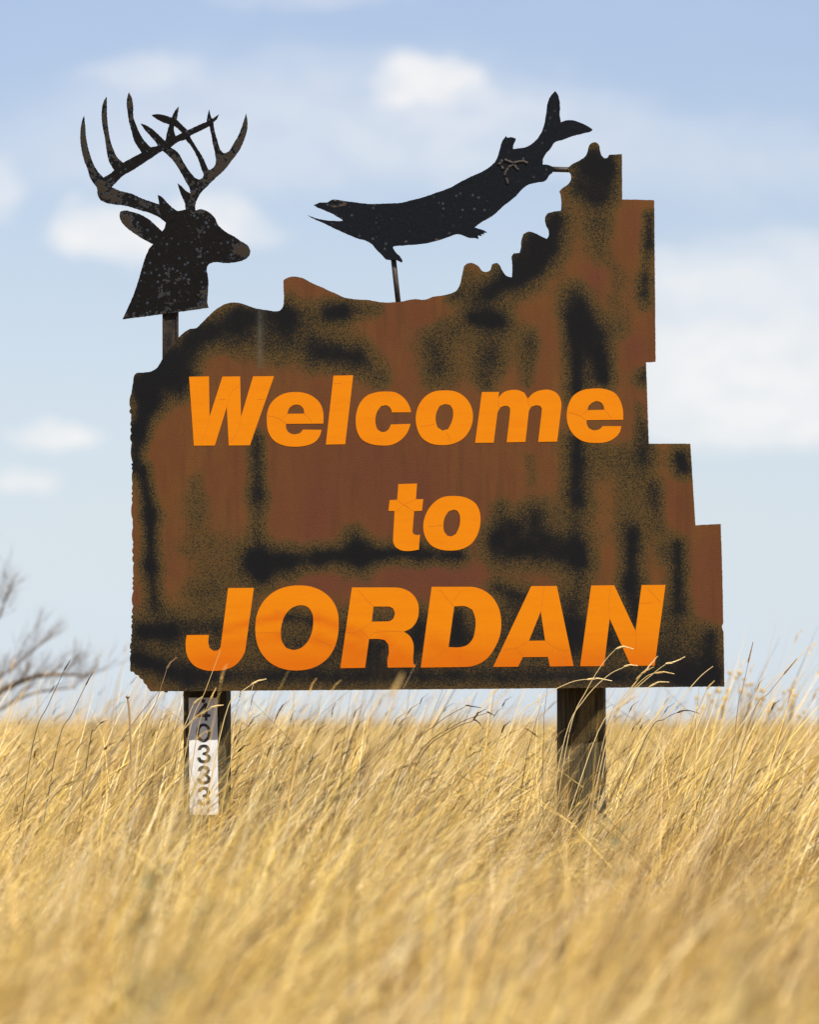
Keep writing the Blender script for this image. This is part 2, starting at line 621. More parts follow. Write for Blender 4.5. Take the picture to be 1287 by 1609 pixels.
SPRAY = [
    (237, 604, 275, 567, 19, 1), (275, 567, 312, 529, 19, 1), (312, 529, 374, 502, 18, .97), (374, 502, 439, 497, 17, .92), (420, 490, 470, 500, 14, .6),
    (220, 604, 234, 630, 18, 1), (234, 630, 216, 679, 16, .97), (214, 679, 211, 735, 12, .85), (282, 585, 282, 612, 15, .97), (250, 590, 285, 590, 18, 1),
    (369, 537, 390, 524, 18, .75), (424, 542, 449, 534, 26, .66), (450, 500, 500, 545, 26, .55), (515, 492, 535, 490, 16, .95), (535, 490, 592, 485, 12, .6),
    (500, 554, 557, 560, 20, .88), (594, 592, 575, 570, 17, .55), (679, 542, 689, 579, 21, .66), (684, 560, 690, 585, 34, .25),
    (745, 500, 785, 505, 18, 1), (706, 515, 712, 520, 14, .5), (712, 466, 722, 462, 11, .7), (771, 569, 772, 560, 22, .64), (768, 540, 770, 560, 22, .35),
    (761, 595, 764, 606, 11, .55), (815, 426, 847, 394, 27, 1), (874, 345, 860, 385, 18, 1), (850, 375, 830, 410, 20, 1), (765, 462, 800, 440, 18, .92),
    (730, 430, 745, 470, 14, .45), (920, 265, 950, 262, 23, 1), (912, 295, 925, 302, 18, .85), (932, 246, 934, 258, 13, .95), (951, 290, 951, 302, 17, .7),
    (941, 320, 941, 345, 20, .52), (939, 362, 939, 395, 17, .42), (1021, 340, 1021, 385, 9, .82), (1018, 390, 1013, 440, 9, .55), (1013, 440, 1013, 462, 9, .8),
    (1013, 465, 1015, 480, 10, .45), (908, 482, 922, 540, 20, .86), (901, 462, 903, 475, 17, .55), (970, 420, 978, 515, 18, .33),
    (832, 528, 832, 545, 12, .62), (832, 545, 830, 599, 11, .55), (905, 500, 907, 618, 15, 1), (935, 530, 947, 592, 17, 1), (920, 505, 935, 530, 15, .9),
    (1009, 597, 1013, 590, 12, .85), (1011, 675, 1012, 684, 9, .7), (1005, 640, 1012, 700, 10, .45), (907, 695, 907, 785, 15, .93), (907, 700, 907, 800, 26, .25),
    (1011, 712, 1011, 720, 14, .66), (950, 720, 1010, 715, 19, .38), (1070, 720, 1075, 736, 14, 1), (994, 745, 990, 820, 24, .45), (1029, 776, 1029, 786, 11, .6),
    (1022, 760, 1037, 830, 12, .5), (835, 720, 836, 760, 11, .28), (843, 806, 846, 815, 17, .5), (224, 740, 236, 810, 11, .9), (236, 810, 237, 890, 11, .97),
    (237, 890, 244, 955, 12, .85), (222, 992, 265, 992, 19, 1), (402, 690, 404, 780, 12, .86), (404, 780, 405, 850, 12, .5), (398, 880, 450, 885, 20, 1),
    (405, 895, 408, 900, 20, .95), (450, 880, 500, 878, 13, .78), (310, 760, 305, 860, 20, .28), (312, 785, 313, 796, 16, .2), (340, 870, 345, 900, 36, .33), (312, 932, 330, 930, 20, .48),
    (215, 1035, 300, 1065, 22, .97), (300, 1062, 1120, 1064, 17, .84), (275, 988, 335, 985, 16, .62), (330, 1005, 560, 1012, 36, .60), (560, 1005, 1040, 1005, 36, .64),
    (436, 968, 490, 975, 9, .75), (440, 1035, 500, 1040, 14, .5), (500, 875, 650, 868, 14, .95), (560, 862, 565, 880, 18, .97), (555, 835, 560, 850, 10, .45), (670, 872, 722, 873, 13, .92),
    (796, 858, 856, 862, 25, 1), (786, 852, 800, 846, 20, .95), (840, 812, 842, 840, 17, .8), (806, 832, 812, 845, 15, .8), (904, 860, 910, 880, 20, 1), (905, 785, 908, 930, 14, .5), (850, 866, 900, 870, 15, .66),
    (785, 795, 795, 830, 12, .5), (780, 925, 830, 940, 12, .75), (715, 975, 722, 1000, 20, .8), (660, 980, 655, 1015, 18, .75), (812, 960, 820, 980, 20, .7), (994, 840, 992, 920, 15, 1),
    (994, 920, 1000, 970, 14, .85), (1066, 858, 1066, 955, 13, .97), (1044, 862, 1046, 870, 14, .58), (900, 955, 900, 985, 24, .78), (885, 1010, 950, 1010, 20, .6), (1064, 960, 1064, 985, 12, .45),
    (1118, 1000, 1115, 1065, 13, .88), (1070, 1020, 1090, 1010, 24, .42), (1095, 1055, 1112, 1056, 24, .8), (1045, 1040, 1080, 1062, 18, .62), (585, 1020, 592, 1040, 16, .6)]
RED = [(560, 760, 640, 790, 130, .55), (640, 905, 760, 920, 60, .5), (935, 430, 935, 442, 16, .9), (997, 545, 998, 552, 17, .8), (640, 500, 655, 510, 30, .5), (500, 770, 490, 830, 26, .7), (470, 445, 490, 450, 18, .5),
       (1000, 350, 1005, 370, 14, .5), (700, 905, 720, 915, 22, .7), (490, 920, 560, 915, 18, .8), (640, 900, 700, 900, 22, .6), (1115, 880, 1120, 960, 22, .7), (600, 730, 640, 770, 40, .5),
       (215, 930, 216, 960, 9, .6), (270, 850, 270, 900, 14, .5), (620, 1000, 625, 1030, 20, .5), (850, 1060, 900, 1060, 20, .5), (1060, 770, 1065, 800, 16, .5)]
PALE = [(409, 490, 409, 575, 3.2, .55), (408, 515, 410, 560, 2.0, .5)]
panel = link('panel', plate('panel', [outline], (), -.006, .006, 5, {'spray': SPRAY, 'red': RED, 'pale': PALE}, rough=.25), M_PANEL, sign)

# rails that carry the panel on the posts
r = MB()
for z in (1040, 760):
    zz = P(0, z).z
    r2 = MB()
    r2.box((P(262, 0).x, .008, zz - .03), (P(1000, 0).x, .0835, zz + .03))
    r2.build('frame_rail', M_STEEL, sign)
b = MB()
b.tube([P(260, 1088) + Vector((0, .02, 0)), P(260, 1081) + Vector((0, .02, 0))], [.0055, .006], 6)
b.build('bolt', M_BOLT, sign)

# posts: square timbers, turned a little so their shaded left side shows
for (cx, w, knots) in ((319.5, 68, [(1220, 5)]), (913.5, 74, [(1112, 3), (1205, -20)])):
    m = MB()
    hw = w * S / 2
    ch = .006
    prof = [(-hw + ch, 0), (hw - ch, 0), (hw, ch), (hw, 2 * hw - ch), (hw - ch, 2 * hw), (-hw + ch, 2 * hw), (-hw, 2 * hw - ch), (-hw, ch)]
    a = math.radians(5)
    c0 = P(cx, 0).x
    rings = []
    zs = np.linspace(-.25, 1.42, 36)
    for z in zs:
        rings.append([(c0 + x * math.cos(a) + y * math.sin(a) + .0015 * mn.noise((z * 3, x * 30, 1)), .0845 + .010 - x * math.sin(a) * -1 * -1 + y * math.cos(a) + .0015 * mn.noise((z * 3, x * 30, 9)), z) for x, y in prof])
    v = [q for rg in rings for q in rg]
    n = len(prof)
    f = [(i * n + k, i * n + (k + 1) % n, (i + 1) * n + (k + 1) % n, (i + 1) * n + k) for i in range(len(rings) - 1) for k in range(n)]
    f.append(tuple((len(rings) - 1) * n + k for k in range(n)))
    m.add(v, f)
    me = m.mesh('post')
    co = np.array([(q[0], q[2]) for q in v])
    val = np.zeros(len(co))
    for ky, kx in knots:
        kp = P(cx + kx, ky)
        val = np.maximum(val, np.exp(-(((co[:, 0] - kp.x) / .03) ** 2 + ((co[:, 1] - kp.z) / .05) ** 2)))
    at = me.attributes.new('knot', 'FLOAT', 'POINT')
    at.data.foreach_set('value', val.astype(np.float32))
    link('post', me, M_WOOD, sign)

# ---- letters
Jz = lambda p: zm(p, 280, 560, 3.575)
Kz = lambda p: zm(p, 620, 580, 3.387)
Lz = lambda p: zm(p, 560, 730, 3.2175)
Mz = lambda p: zm(p, 270, 890, 3.139)
Nz = lambda p: zm(p, 640, 890, 2.925)
cpoly = Jz([(1170, 198), (1220, 203)]) + Kz([(40, 145), (70, 180), (83, 208), (88, 230)]) + \
    Jz([(1200, 315), (1197, 300), (1185, 282), (1165, 274), (1140, 280), (1118, 310), (1108, 350), (1110, 385), (1120, 410), (1140, 425),
        (1160, 425), (1180, 412), (1195, 383)]) + Kz([(85, 292), (78, 315), (60, 350), (30, 380)]) + \
    Jz([(1200, 497), (1140, 501), (1080, 492), (1030, 465), (1005, 420), (997, 365), (1003, 310), (1020, 265), (1055, 225), (1110, 203)])
LETTERS = [
    ('W', Jz([(60, 115), (172, 113), (175, 340), (248, 114), (347, 113), (352, 340), (420, 113), (538, 112), (402, 500), (283, 501), (272, 285), (205, 501), (87, 502)]), None,
     [Jz([(335, 172), (305, 190), (285, 225), (272, 285)]), Jz([(175, 340), (165, 390), (145, 450), (125, 495)]), Jz([(352, 340), (345, 390), (325, 440), (295, 480)]), Jz([(225, 243), (262, 242)]), Jz([(445, 241), (485, 243)])]),
    ('e', Jz([(815, 378), (605, 380), (605, 400), (617, 424), (640, 437), (665, 437), (688, 428), (700, 412), (805, 413), (798, 440), (775, 475), (735, 497), (690, 506),
              (650, 508), (590, 500), (540, 475), (508, 430), (497, 370), (501, 310), (520, 265), (555, 230), (600, 208), (655, 201), (715, 208), (765, 232), (800, 270), (815, 320)]),
     Jz([(612, 323), (625, 290), (645, 275), (665, 271), (688, 278), (703, 295), (708, 322)]),
     [Jz([(500, 334), (540, 340), (575, 355), (606, 378)]), Jz([(578, 358), (595, 338), (612, 323)]), Jz([(708, 322), (735, 345), (750, 370)])]),
    ('l', Jz([(872, 109), (983, 107), (938, 494), (829, 496)]), None, [Jz([(875, 152), (915, 152)])]),
    ('c', cpoly, None, []),
    ('o', Kz([(265, 114), (205, 122), (160, 150), (128, 195), (113, 255), (120, 315), (145, 365), (190, 395), (250, 405), (310, 398), (365, 370), (400, 325), (417, 265), (410, 205), (380, 155), (330, 122)]),
     Kz([(270, 187), (240, 197), (222, 235), (219, 275), (228, 310), (255, 328), (285, 320), (305, 280), (312, 245), (308, 210), (295, 192)]), [Kz([(275, 335), (290, 360), (298, 392)]), Kz([(140, 305), (180, 300), (215, 292)])]),
    ('m', Kz([(465, 123), (557, 122), (553, 152), (580, 125), (620, 112), (655, 112), (690, 125), (710, 158), (740, 128), (785, 112), (830, 112), (865, 130), (885, 165), (888, 210), (866, 386),
              (765, 388), (783, 235), (785, 210), (775, 196), (755, 193), (730, 200), (715, 225), (697, 388), (597, 390), (615, 235), (615, 208), (603, 197), (585, 196), (563, 205), (548, 235), (528, 392), (429, 393)]), None,
     [Kz([(553, 152), (551, 180), (558, 205)]), Kz([(710, 158), (712, 185), (728, 203)])]),
    ('e', Kz([(1218, 270), (1023, 272), (1023, 290), (1035, 315), (1060, 326), (1085, 323), (1100, 314), (1108, 304), (1208, 304), (1200, 335), (1165, 372), (1120, 390), (1070, 393),
              (1000, 382), (950, 345), (925, 300), (917, 245), (925, 195), (950, 145), (995, 115), (1060, 104), (1120, 107), (1175, 130), (1205, 175), (1217, 225)]),
     Kz([(1027, 219), (1035, 195), (1055, 178), (1075, 170), (1098, 177), (1113, 195), (1117, 217)]),
     [Kz([(922, 231), (955, 237), (990, 250), (1022, 271)]), Kz([(993, 248), (1010, 232), (1027, 219)]), Kz([(1117, 217), (1138, 237), (1152, 258)])]),
    ('t', Lz([(212, 99), (307, 96), (301, 176), (338, 175), (332, 234), (292, 236), (284, 335), (288, 350), (300, 356), (322, 355), (316, 430), (270, 437), (225, 433), (197, 417), (185, 385), (193, 235), (162, 235), (168, 180), (206, 178)]), None,
     [Lz([(206, 178), (240, 205), (267, 218)]), Lz([(203, 232), (240, 205), (301, 176)]), Lz([(255, 212), (292, 236)])]),
    ('o', Lz([(490, 159), (430, 168), (385, 200), (350, 255), (338, 310), (348, 365), (375, 405), (420, 428), (475, 435), (530, 428), (580, 402), (612, 355), (627, 295), (625, 245), (605, 200), (565, 172)]),
     Lz([(490, 228), (465, 238), (447, 268), (440, 310), (445, 340), (460, 360), (480, 364), (503, 352), (520, 315), (525, 280), (520, 248), (508, 232)]), [Lz([(365, 313), (400, 311), (435, 306)])]),
    ('J', Mz([(277, 107), (404, 106), (362, 410), (345, 450), (315, 485), (270, 507), (215, 515), (155, 510), (105, 485), (75, 440), (67, 385), (72, 339), (182, 338), (179, 375), (185, 402), (205, 417), (225, 415), (240, 395)]), None, []),
    ('O', Mz([(625, 94), (560, 102), (500, 128), (450, 175), (420, 235), (411, 310), (420, 380), (450, 440), (500, 485), (560, 508), (625, 513), (690, 502), (750, 470), (795, 415), (818, 345), (823, 280), (815, 215), (785, 160), (740, 122), (685, 100)]),
     Mz([(630, 192), (595, 203), (562, 235), (542, 285), (537, 330), (545, 375), (565, 403), (600, 412), (635, 403), (670, 370), (690, 325), (697, 275), (693, 235), (675, 205), (655, 194)]),
     [Mz([(697, 352), (740, 370), (790, 390)]), Mz([(415, 328), (470, 326), (535, 328)])]),
    ('R', Mz([(888, 104), (1085, 104), (1140, 110), (1185, 135), (1212, 175), (1218, 225), (1205, 275), (1180, 305), (1145, 322), (1175, 345), (1190, 375), (1193, 420), (1190, 460), (1192, 480), (1202, 490), (1198, 498), (1065, 499), (1063, 470), (1071, 420), (1068, 385),
              (1050, 363), (1020, 358), (973, 358), (953, 500), (831, 502)]), Mz([(995, 198), (1070, 198), (1092, 208), (1100, 232), (1093, 258), (1070, 271), (986, 273)]),
     [Mz([(918, 115), (955, 158), (995, 198)]), Mz([(862, 327), (905, 323), (940, 308), (986, 273)]), Mz([(935, 315), (973, 358)]), Mz([(975, 345), (1000, 325), (1060, 319), (1145, 322)])]),
    ('D', Nz([(112, 94), (290, 94), (340, 105), (390, 140), (420, 190), (432, 250), (428, 310), (405, 370), (370, 420), (320, 452), (265, 462), (62, 465)]),
     Nz([(216, 184), (270, 184), (300, 200), (313, 240), (312, 290), (300, 335), (275, 362), (245, 371), (190, 371)]),
     [Nz([(148, 102), (180, 145), (216, 184)]), Nz([(206, 168), (252, 105)]), Nz([(190, 371), (140, 408), (95, 440)]), Nz([(245, 385), (243, 455)])]),
    ('A', Nz([(570, 91), (688, 90), (765, 458), (656, 460), (647, 416), (532, 417), (510, 461), (395, 462)]), Nz([(614, 207), (634, 341), (560, 342)]),
     [Nz([(628, 92), (625, 150), (614, 207)]), Nz([(560, 342), (510, 372), (445, 383)]), Nz([(634, 341), (670, 368), (700, 382), (745, 388)]), Nz([(676, 372), (648, 414)]), Nz([(503, 375), (530, 412)])]),
    ('N', Nz([(846, 88), (952, 87), (1050, 297), (1078, 86), (1188, 85), (1138, 456), (1028, 457), (931, 240), (905, 458), (795, 459)]), None,
     [Nz([(936, 95), (928, 150), (931, 240)]), Nz([(1050, 297), (1053, 380), (1040, 450)]), Nz([(1105, 100), (1165, 165)]), Nz([(1068, 168), (1120, 168)])]),
]
LOW_TINT = [(330, 1050, 1050, 1046, 26, .75), (350, 990, 440, 968, 5, .75), (440, 968, 500, 972, 5, .75), (500, 972, 570, 1000, 6, .7), (350, 1015, 440, 1000, 7, .5), (440, 1000, 500, 1005, 7, .5),  # redder band along the foot of JORDAN, with dirty arcs above it
        (500, 1005, 560, 1030, 7, .5), (540, 1010, 620, 1040, 6, .6), (600, 1000, 640, 1040, 6, .5), (680, 1010, 760, 1050, 10, .4), (300, 1040, 370, 1045, 14, .4)]
for ch, poly, hole, cracks in LETTERS:
    word = 'Welcome' if poly[0][1] < 720 else ('to' if poly[0][1] < 900 else 'JORDAN')
    me = plate('letter', [spline(poly, 2.2, 34)], [spline(hole, 2.2, 34)] if hole else [], -.0070, -.0055, 9, {'low_tint': LOW_TINT})
    lo = link('letter', me, M_LETTER, sign)
    lo['label'] = f'orange letter {ch} of the word {word}'
    if cracks:
        m = MB()
        for ck in cracks:
            pts = []
            for i in range(len(ck) - 1):
                for k in range(5):
                    tt = k / 5
                    pts.append((ck[i][0] * (1 - tt) + ck[i + 1][0] * tt, ck[i][1] * (1 - tt) + ck[i + 1][1] * tt))
            pts.append(ck[-1])
            w = .20
            for i in range(len(pts) - 1):
                a, b2 = Vector(pts[i]), Vector(pts[i + 1])
                dv = (b2 - a).normalized()
                nv = Vector((-dv.y, dv.x)) * w
                q = [P(*(a + nv)), P(*(b2 + nv)), P(*(b2 - nv)), P(*(a - nv))]
                m.add([(p.x, -.0073, p.z) for p in q] + [(p.x, -.0063, p.z) for p in q],
                      [(0, 1, 2, 3), (4, 7, 6, 5), (0, 4, 5, 1), (2, 6, 7, 3)])
        co = m.build('crack', M_CRACK, lo)
        co['kind'] = 'stuff'

# ---- deer
deer_head = Bz([(158, 1048), (300, 1030), (465, 1008), (590, 992), (730, 972), (830, 958), (820, 920), (822, 860), (825, 720), (815, 650), (830, 620), (865, 605), (950, 610), (1030, 605), (1090, 592),
                (1135, 565), (1153, 530), (1145, 490), (1115, 460), (1070, 435), (1030, 405), (990, 385), (940, 350), (900, 310), (880, 265), (850, 230), (810, 205), (760, 193), (735, 200), (700, 190),
                (650, 195), (600, 205), (570, 205), (520, 180), (490, 262), (495, 300), (485, 340), (468, 365), (455, 420), (398, 465), (370, 495), (345, 545), (310, 650), (275, 770), (240, 870), (200, 960)])
ear = Bz([(500, 420), (485, 375), (468, 365), (430, 330), (370, 275), (300, 235), (240, 215), (180, 202), (140, 212), (135, 240), (150, 290), (190, 335), (250, 380), (320, 425), (370, 450), (398, 465), (430, 480)])
ant_l = Az([(127, 210), (133, 260), (137, 320), (148, 390), (165, 455), (185, 510), (213, 560), (250, 600), (290, 577), (318, 555), (312, 545), (290, 510), (275, 460), (265, 400), (255, 330), (243, 270),
            (238, 200), (245, 140), (258, 105), (271, 90), (271, 150), (273, 220), (280, 290), (292, 360), (312, 420), (340, 475), (375, 506), (430, 475), (492, 443), (470, 410), (445, 370), (428, 310),
            (412, 250), (403, 190), (397, 120), (402, 85), (412, 62), (428, 95), (437, 140), (440, 220), (455, 265), (475, 310), (500, 355), (547, 408), (590, 400), (638, 370), (650, 320), (665, 270),
            (685, 215), (705, 175), (727, 150), (722, 185), (715, 225), (705, 250), (695, 285), (706, 338), (725, 328), (790, 297), (850, 270), (903, 247), (905, 225), (918, 168), (932, 222), (940, 228),
            (980, 200), (972, 222), (945, 252), (925, 270), (870, 300), (800, 335), (775, 355), (720, 375), (675, 408), (615, 435), (560, 470), (500, 510), (430, 555), (370, 590), (330, 630), (300, 660),
            (350, 682), (430, 703), (500, 735), (560, 755), (602, 770), (598, 740), (592, 710), (610, 715), (640, 745), (680, 785), (718, 812), (700, 870), (650, 890), (600, 850), (560, 830), (480, 805),
            (400, 780), (330, 770), (260, 757), (230, 740), (212, 705), (208, 665), (190, 640), (165, 600), (150, 550), (130, 500), (115, 445), (107, 400), (103, 340), (107, 280), (115, 240)])
ant_r = Az([(770, 835), (768, 795), (765, 765), (750, 730), (730, 680), (718, 635), (745, 655), (775, 685), (799, 698), (795, 670), (770, 625), (740, 570), (710, 520), (670, 470), (630, 435), (600, 405),
            (575, 370), (540, 330), (505, 290), (483, 256), (520, 270), (560, 295), (600, 330), (635, 365), (665, 400), (720, 440), (750, 490), (780, 540), (810, 580), (835, 605), (857, 612), (877, 600),
            (882, 580), (870, 550), (855, 500), (830, 445), (800, 395), (770, 360), (755, 330), (730, 300), (700, 275), (665, 262), (630, 252), (590, 232), (553, 205), (590, 198), (640, 207), (680, 220),
            (720, 240), (750, 270), (780, 300), (800, 345), (830, 395), (865, 450), (890, 495), (912, 548), (928, 550), (950, 530), (960, 505), (955, 450), (940, 380), (928, 310), (915, 255), (930, 240), (945, 250),
            (950, 290), (960, 330), (975, 380), (990, 425), (1012, 447), (1040, 435), (1070, 390), (1100, 340), (1125, 280), (1140, 230), (1152, 193), (1160, 240), (1158, 300), (1140, 360), (1110, 425),
            (1070, 480), (1010, 555), (960, 600), (910, 650), (870, 690), (845, 730), (833, 760), (835, 835)])
WEAR_HEAD = [(375, 392, 388, 395, 12, 1), (322, 460, 322, 480, 9, .9), (262, 438, 290, 441, 9, .5), (255, 462, 270, 470, 10, .5), (312, 335, 325, 338, 10, .6), (314, 360, 316, 400, 5, .5), (195, 497, 325, 486, 4, .7), (250, 410, 260, 425, 8, .3)]
WEAR_EAR = [(193, 345, 212, 368, 9, 1), (190, 338, 196, 350, 9, .8)]
WEAR_LA = [(128, 200, 131, 250, 9, 1), (131, 250, 150, 275, 8, .7), (155, 298, 180, 306, 15, 1), (162, 165, 165, 210, 9, .9), (168, 225, 185, 252, 8, .8), (202, 150, 204, 165, 9, 1), (204, 165, 208, 190, 8, .5), (235, 320, 250, 330, 10, .4), (277, 172, 278, 182, 6, .8), (215, 312, 225, 318, 8, .5), (325, 180, 335, 190, 9, .4)]
WEAR_RA = [(386, 190, 384, 225, 9, 1), (384, 225, 345, 265, 12, 1), (345, 265, 325, 285, 10, .9), (335, 215, 340, 240, 8, .5), (272, 245, 285, 262, 8, .8), (295, 285, 305, 300, 10, .5), (300, 325, 305, 310, 8, .5)]
dh = link('deer_cutout', plate('deer_cutout', [spline(deer_head, 2.2)], (), -.005, .005, 4, {'wear': WEAR_HEAD}, rough=.3), M_DEER, sign)
dh['label'] = 'dark steel buck head cutout with wide antlers facing the fish'
link('ear', plate('ear', [spline(ear, 2)], (), -.0044, .0044, 3, {'wear': WEAR_EAR}, rough=.3), M_DEER, dh)
link('antler', plate('antler', [spline(ant_l, 1.6)], (), -.0058, .0042, 3, {'wear': WEAR_LA}, rough=.3), M_DEER, dh)
link('antler', plate('antler', [spline(ant_r, 1.6)], (), -.0037, .0057, 3, {'wear': WEAR_RA}, rough=.3), M_DEER, dh)
m = MB()
x0, x1 = P(254.5, 0).x, P(279.5, 0).x
zt, zb = P(0, 470).z, P(0, 640).z
m.box((x0, .0075, zb), (x1, .0125, zt))
m.box((x0, .0125, zb), (x0 + .005, .035, zt - .004))
m.box((x1 - .005, .0125, zb), (x1, .035, zt - .004))
m.box((x0 + .0005, .0035, zb + .01), (x0 + .0065, .0075, P(0, 497).z))
m.box((x1 - .0065, .0035, zb + .01), (x1 - .0005, .0075, P(0, 497).z))
me = m.mesh('mounting_bar')
link('mounting_bar', me, M_BAR, dh)

# ---- fish
fish = Cz([(122, 228), (170, 207), (240, 203), (280, 182), (320, 182), (380, 192), (500, 208), (600, 218), (720, 214), (860, 207), (960, 183), (1050, 160), (1150, 125)]) + \
    Dz([(90, 815), (180, 765), (260, 725), (340, 690), (400, 650), (440, 610), (460, 560), (475, 510), (490, 460), (522, 415), (530, 428), (570, 425), (598, 435), (595, 450), (578, 490), (577, 515), (620, 512), (680, 500),
        (730, 470), (790, 400), (820, 320), (835, 230), (845, 160), (875, 95), (905, 66), (920, 85), (938, 140), (942, 200), (940, 260), (950, 308), (985, 295), (1040, 293), (1100, 312), (1160, 340), (1196, 365),
        (1180, 380), (1120, 395), (1040, 415), (960, 445), (900, 465), (870, 510), (830, 555), (812, 590), (806, 637), (850, 640), (885, 655), (895, 665), (890, 690), (872, 710), (862, 716), (850, 730), (843, 745), (820, 765), (770, 774), (740, 780),
        (690, 795), (650, 825), (600, 880), (500, 960), (410, 1040), (330, 1085), (275, 1125), (320, 1140), (350, 1148), (375, 1165), (345, 1168), (355, 1180), (325, 1176), (334, 1192), (302, 1188), (308, 1215), (280, 1208),
        (230, 1205), (180, 1185), (130, 1180)]) + \
    Cz([(1170, 525), (1050, 552), (940, 562), (800, 572), (790, 585), (810, 620), (850, 660), (873, 695), (865, 712), (840, 698), (815, 688), (770, 690), (735, 685), (700, 650), (650, 600), (610, 555), (570, 530), (500, 510), (400, 470), (300, 425),
        (220, 385), (140, 350), (90, 325), (72, 312), (130, 335), (200, 352), (280, 360), (340, 362), (368, 360), (362, 350), (330, 330), (280, 300), (200, 265), (150, 245)])
WEAR_FISH = [(524, 323, 540, 320, 5, 1), (638, 378, 639, 380, 3, .9), (564, 358, 564, 362, 3, .8), (576, 353, 577, 355, 2.5, .8), (592, 341, 593, 342, 2.5, .8), (593, 366, 600, 368, 3, .8), (680, 376, 690, 376, 3, .7), (496, 321, 500, 322, 4, .6), (812, 270, 850, 272, 20, .35), (755, 316, 756, 318, 2, .7), (530, 340, 540, 350, 4, .6)]
fo = link('fish_cutout', plate('fish_cutout', [spline(fish, 2.2, 50)], (), -.005, .005, 4, {'wear': WEAR_FISH}, rough=.25), M_FISH, sign)
fo['label'] = 'dark blue-black steel fish cutout with open jaws leaping above the sign'
m = MB()
beads = [Dz([(460, 640), (480, 625), (490, 600)]), Dz([(510, 600), (540, 612), (575, 625)]), Dz([(575, 628), (620, 615), (660, 612), (690, 630)]), Dz([(578, 640), (545, 655), (520, 690), (508, 725)]), Dz([(585, 640), (600, 665), (620, 680)]), Dz([(520, 745), (530, 765), (533, 790)]), Dz([(485, 650), (497, 672)])]
for bd in beads:
    pts = []
    for i in range(len(bd) - 1):
        for k in range(4):
            tt = k / 4
            pts.append((bd[i][0] * (1 - tt) + bd[i + 1][0] * tt, bd[i][1] * (1 - tt) + bd[i + 1][1] * tt))
    pts.append(bd[-1])
    m.tube([P(*q) + Vector((0, -.0038, 0)) for q in pts], [.0036 + .0024 * random.random() for q in pts], 6)
m.build('weld_bead', M_BEAD, fo, True)
m = MB()
m.ball(P(526, 316) + Vector((0, -.005, 0)), .0062, squash=(1.2, .35, .7))
m.build('eye', M_BLACK, fo, True)
for a, b2, rr in (((617, 395), (627, 486), .0085), ((858, 265), (912, 266.5), .0085)):
    m = MB()
    m.tube([P(*a) + Vector((0, .014, 0)), P(*b2) + Vector((0, .016, 0))], rr, 8)
    m.build('support_rod', M_STEEL, fo, True)

# ------------------------------------------------------------------ house number plate on the post
Pz = lambda p: zm(p, 280, 1080, 7.667)
YP = .0815
dp = D + YP
nm = plate('number_plate', [Pz([(122, 125), (467, 125), (483, 1535), (136, 1535)])], (), 0, .0022, None, None, dp)
for v in nm.vertices: v.co.y += YP - .001
npl = link('number_plate', nm, M_WHITE)
tag(npl, 'white vertical marker plate with black house number on the post under the sign', 'number plate')
three = [(232, 755), (245, 715), (270, 695), (305, 688), (345, 695), (370, 718), (378, 750), (368, 780), (345, 798), (375, 815), (390, 845), (385, 875), (362, 900), (325, 913), (285, 912), (255, 900), (235, 875), (225, 848),
         (262, 840), (272, 862), (290, 875), (315, 877), (340, 868), (350, 848), (340, 825), (318, 815), (290, 812), (295, 785), (320, 780), (338, 768), (342, 748), (330, 730), (308, 722), (285, 728), (272, 752)]
digits = [('4', Pz([(315, 190), (350, 190), (352, 322), (385, 322), (383, 358), (350, 358), (350, 402), (318, 402), (318, 358), (212, 358), (215, 330)]), Pz([(318, 240), (318, 322), (250, 322)])),
          ('0', Pz([(303 + 90 * math.cos(a), 548 + 113 * math.sin(a)) for a in np.linspace(0, 2 * math.pi, 20, endpoint=False)]), Pz([(303 + 52 * math.cos(a), 548 + 80 * math.sin(a)) for a in np.linspace(0, 2 * math.pi, 20, endpoint=False)]))]
for k in range(3):
    digits.append(('3', Pz([(x, y + 254 * k) for x, y in three]), None))
for ch, poly, hole in digits:
    me = plate('digit', [spline(poly, 1.2, 40)], [spline(hole, 1.2, 40)] if hole else [], YP - .0018, YP - .0004, None, None, dp)
    link('digit', me, M_BLACK, npl)
m = MB()
c = P(*Pz([(300, 165)])[0], dp)
m.tube([(c.x, YP - .001, c.z), (c.x, YP - .005, c.z), (c.x, YP - .0062, c.z)], [.0066, .0064, .004], 10)
m.build('bolt', M_BOLT, npl)

# ------------------------------------------------------------------ grass
GOLD, PALEG, TAN, BROWN, DARK = (.87, .63, .165), (.95, .77, .40), (.76, .50, .14), (.33, .205, .070), (.070, .048, .024)


def tint(w=(4.2, 3.4, 1.8, 1.7, 1.1)):
    c = random.choices((GOLD, PALEG, TAN, BROWN, DARK), w)[0]
    k = random.uniform(.85, 1.12)
    return tuple(x * k for x in c)


def blade_pts(base, L, lean, curl, azim, n):
    """a stalk that leans downwind (+x) and bends over towards its tip"""
    p = Vector(base)
    pts = [p.copy()]
    for i in range(n):
        t = (i + .5) / n
        a = lean + curl * t * t
        d = Vector((math.sin(a) * math.cos(azim), math.sin(a) * math.sin(azim), math.cos(a)))
        p = p + d * (L / n)
        pts.append(p.copy())
    return pts


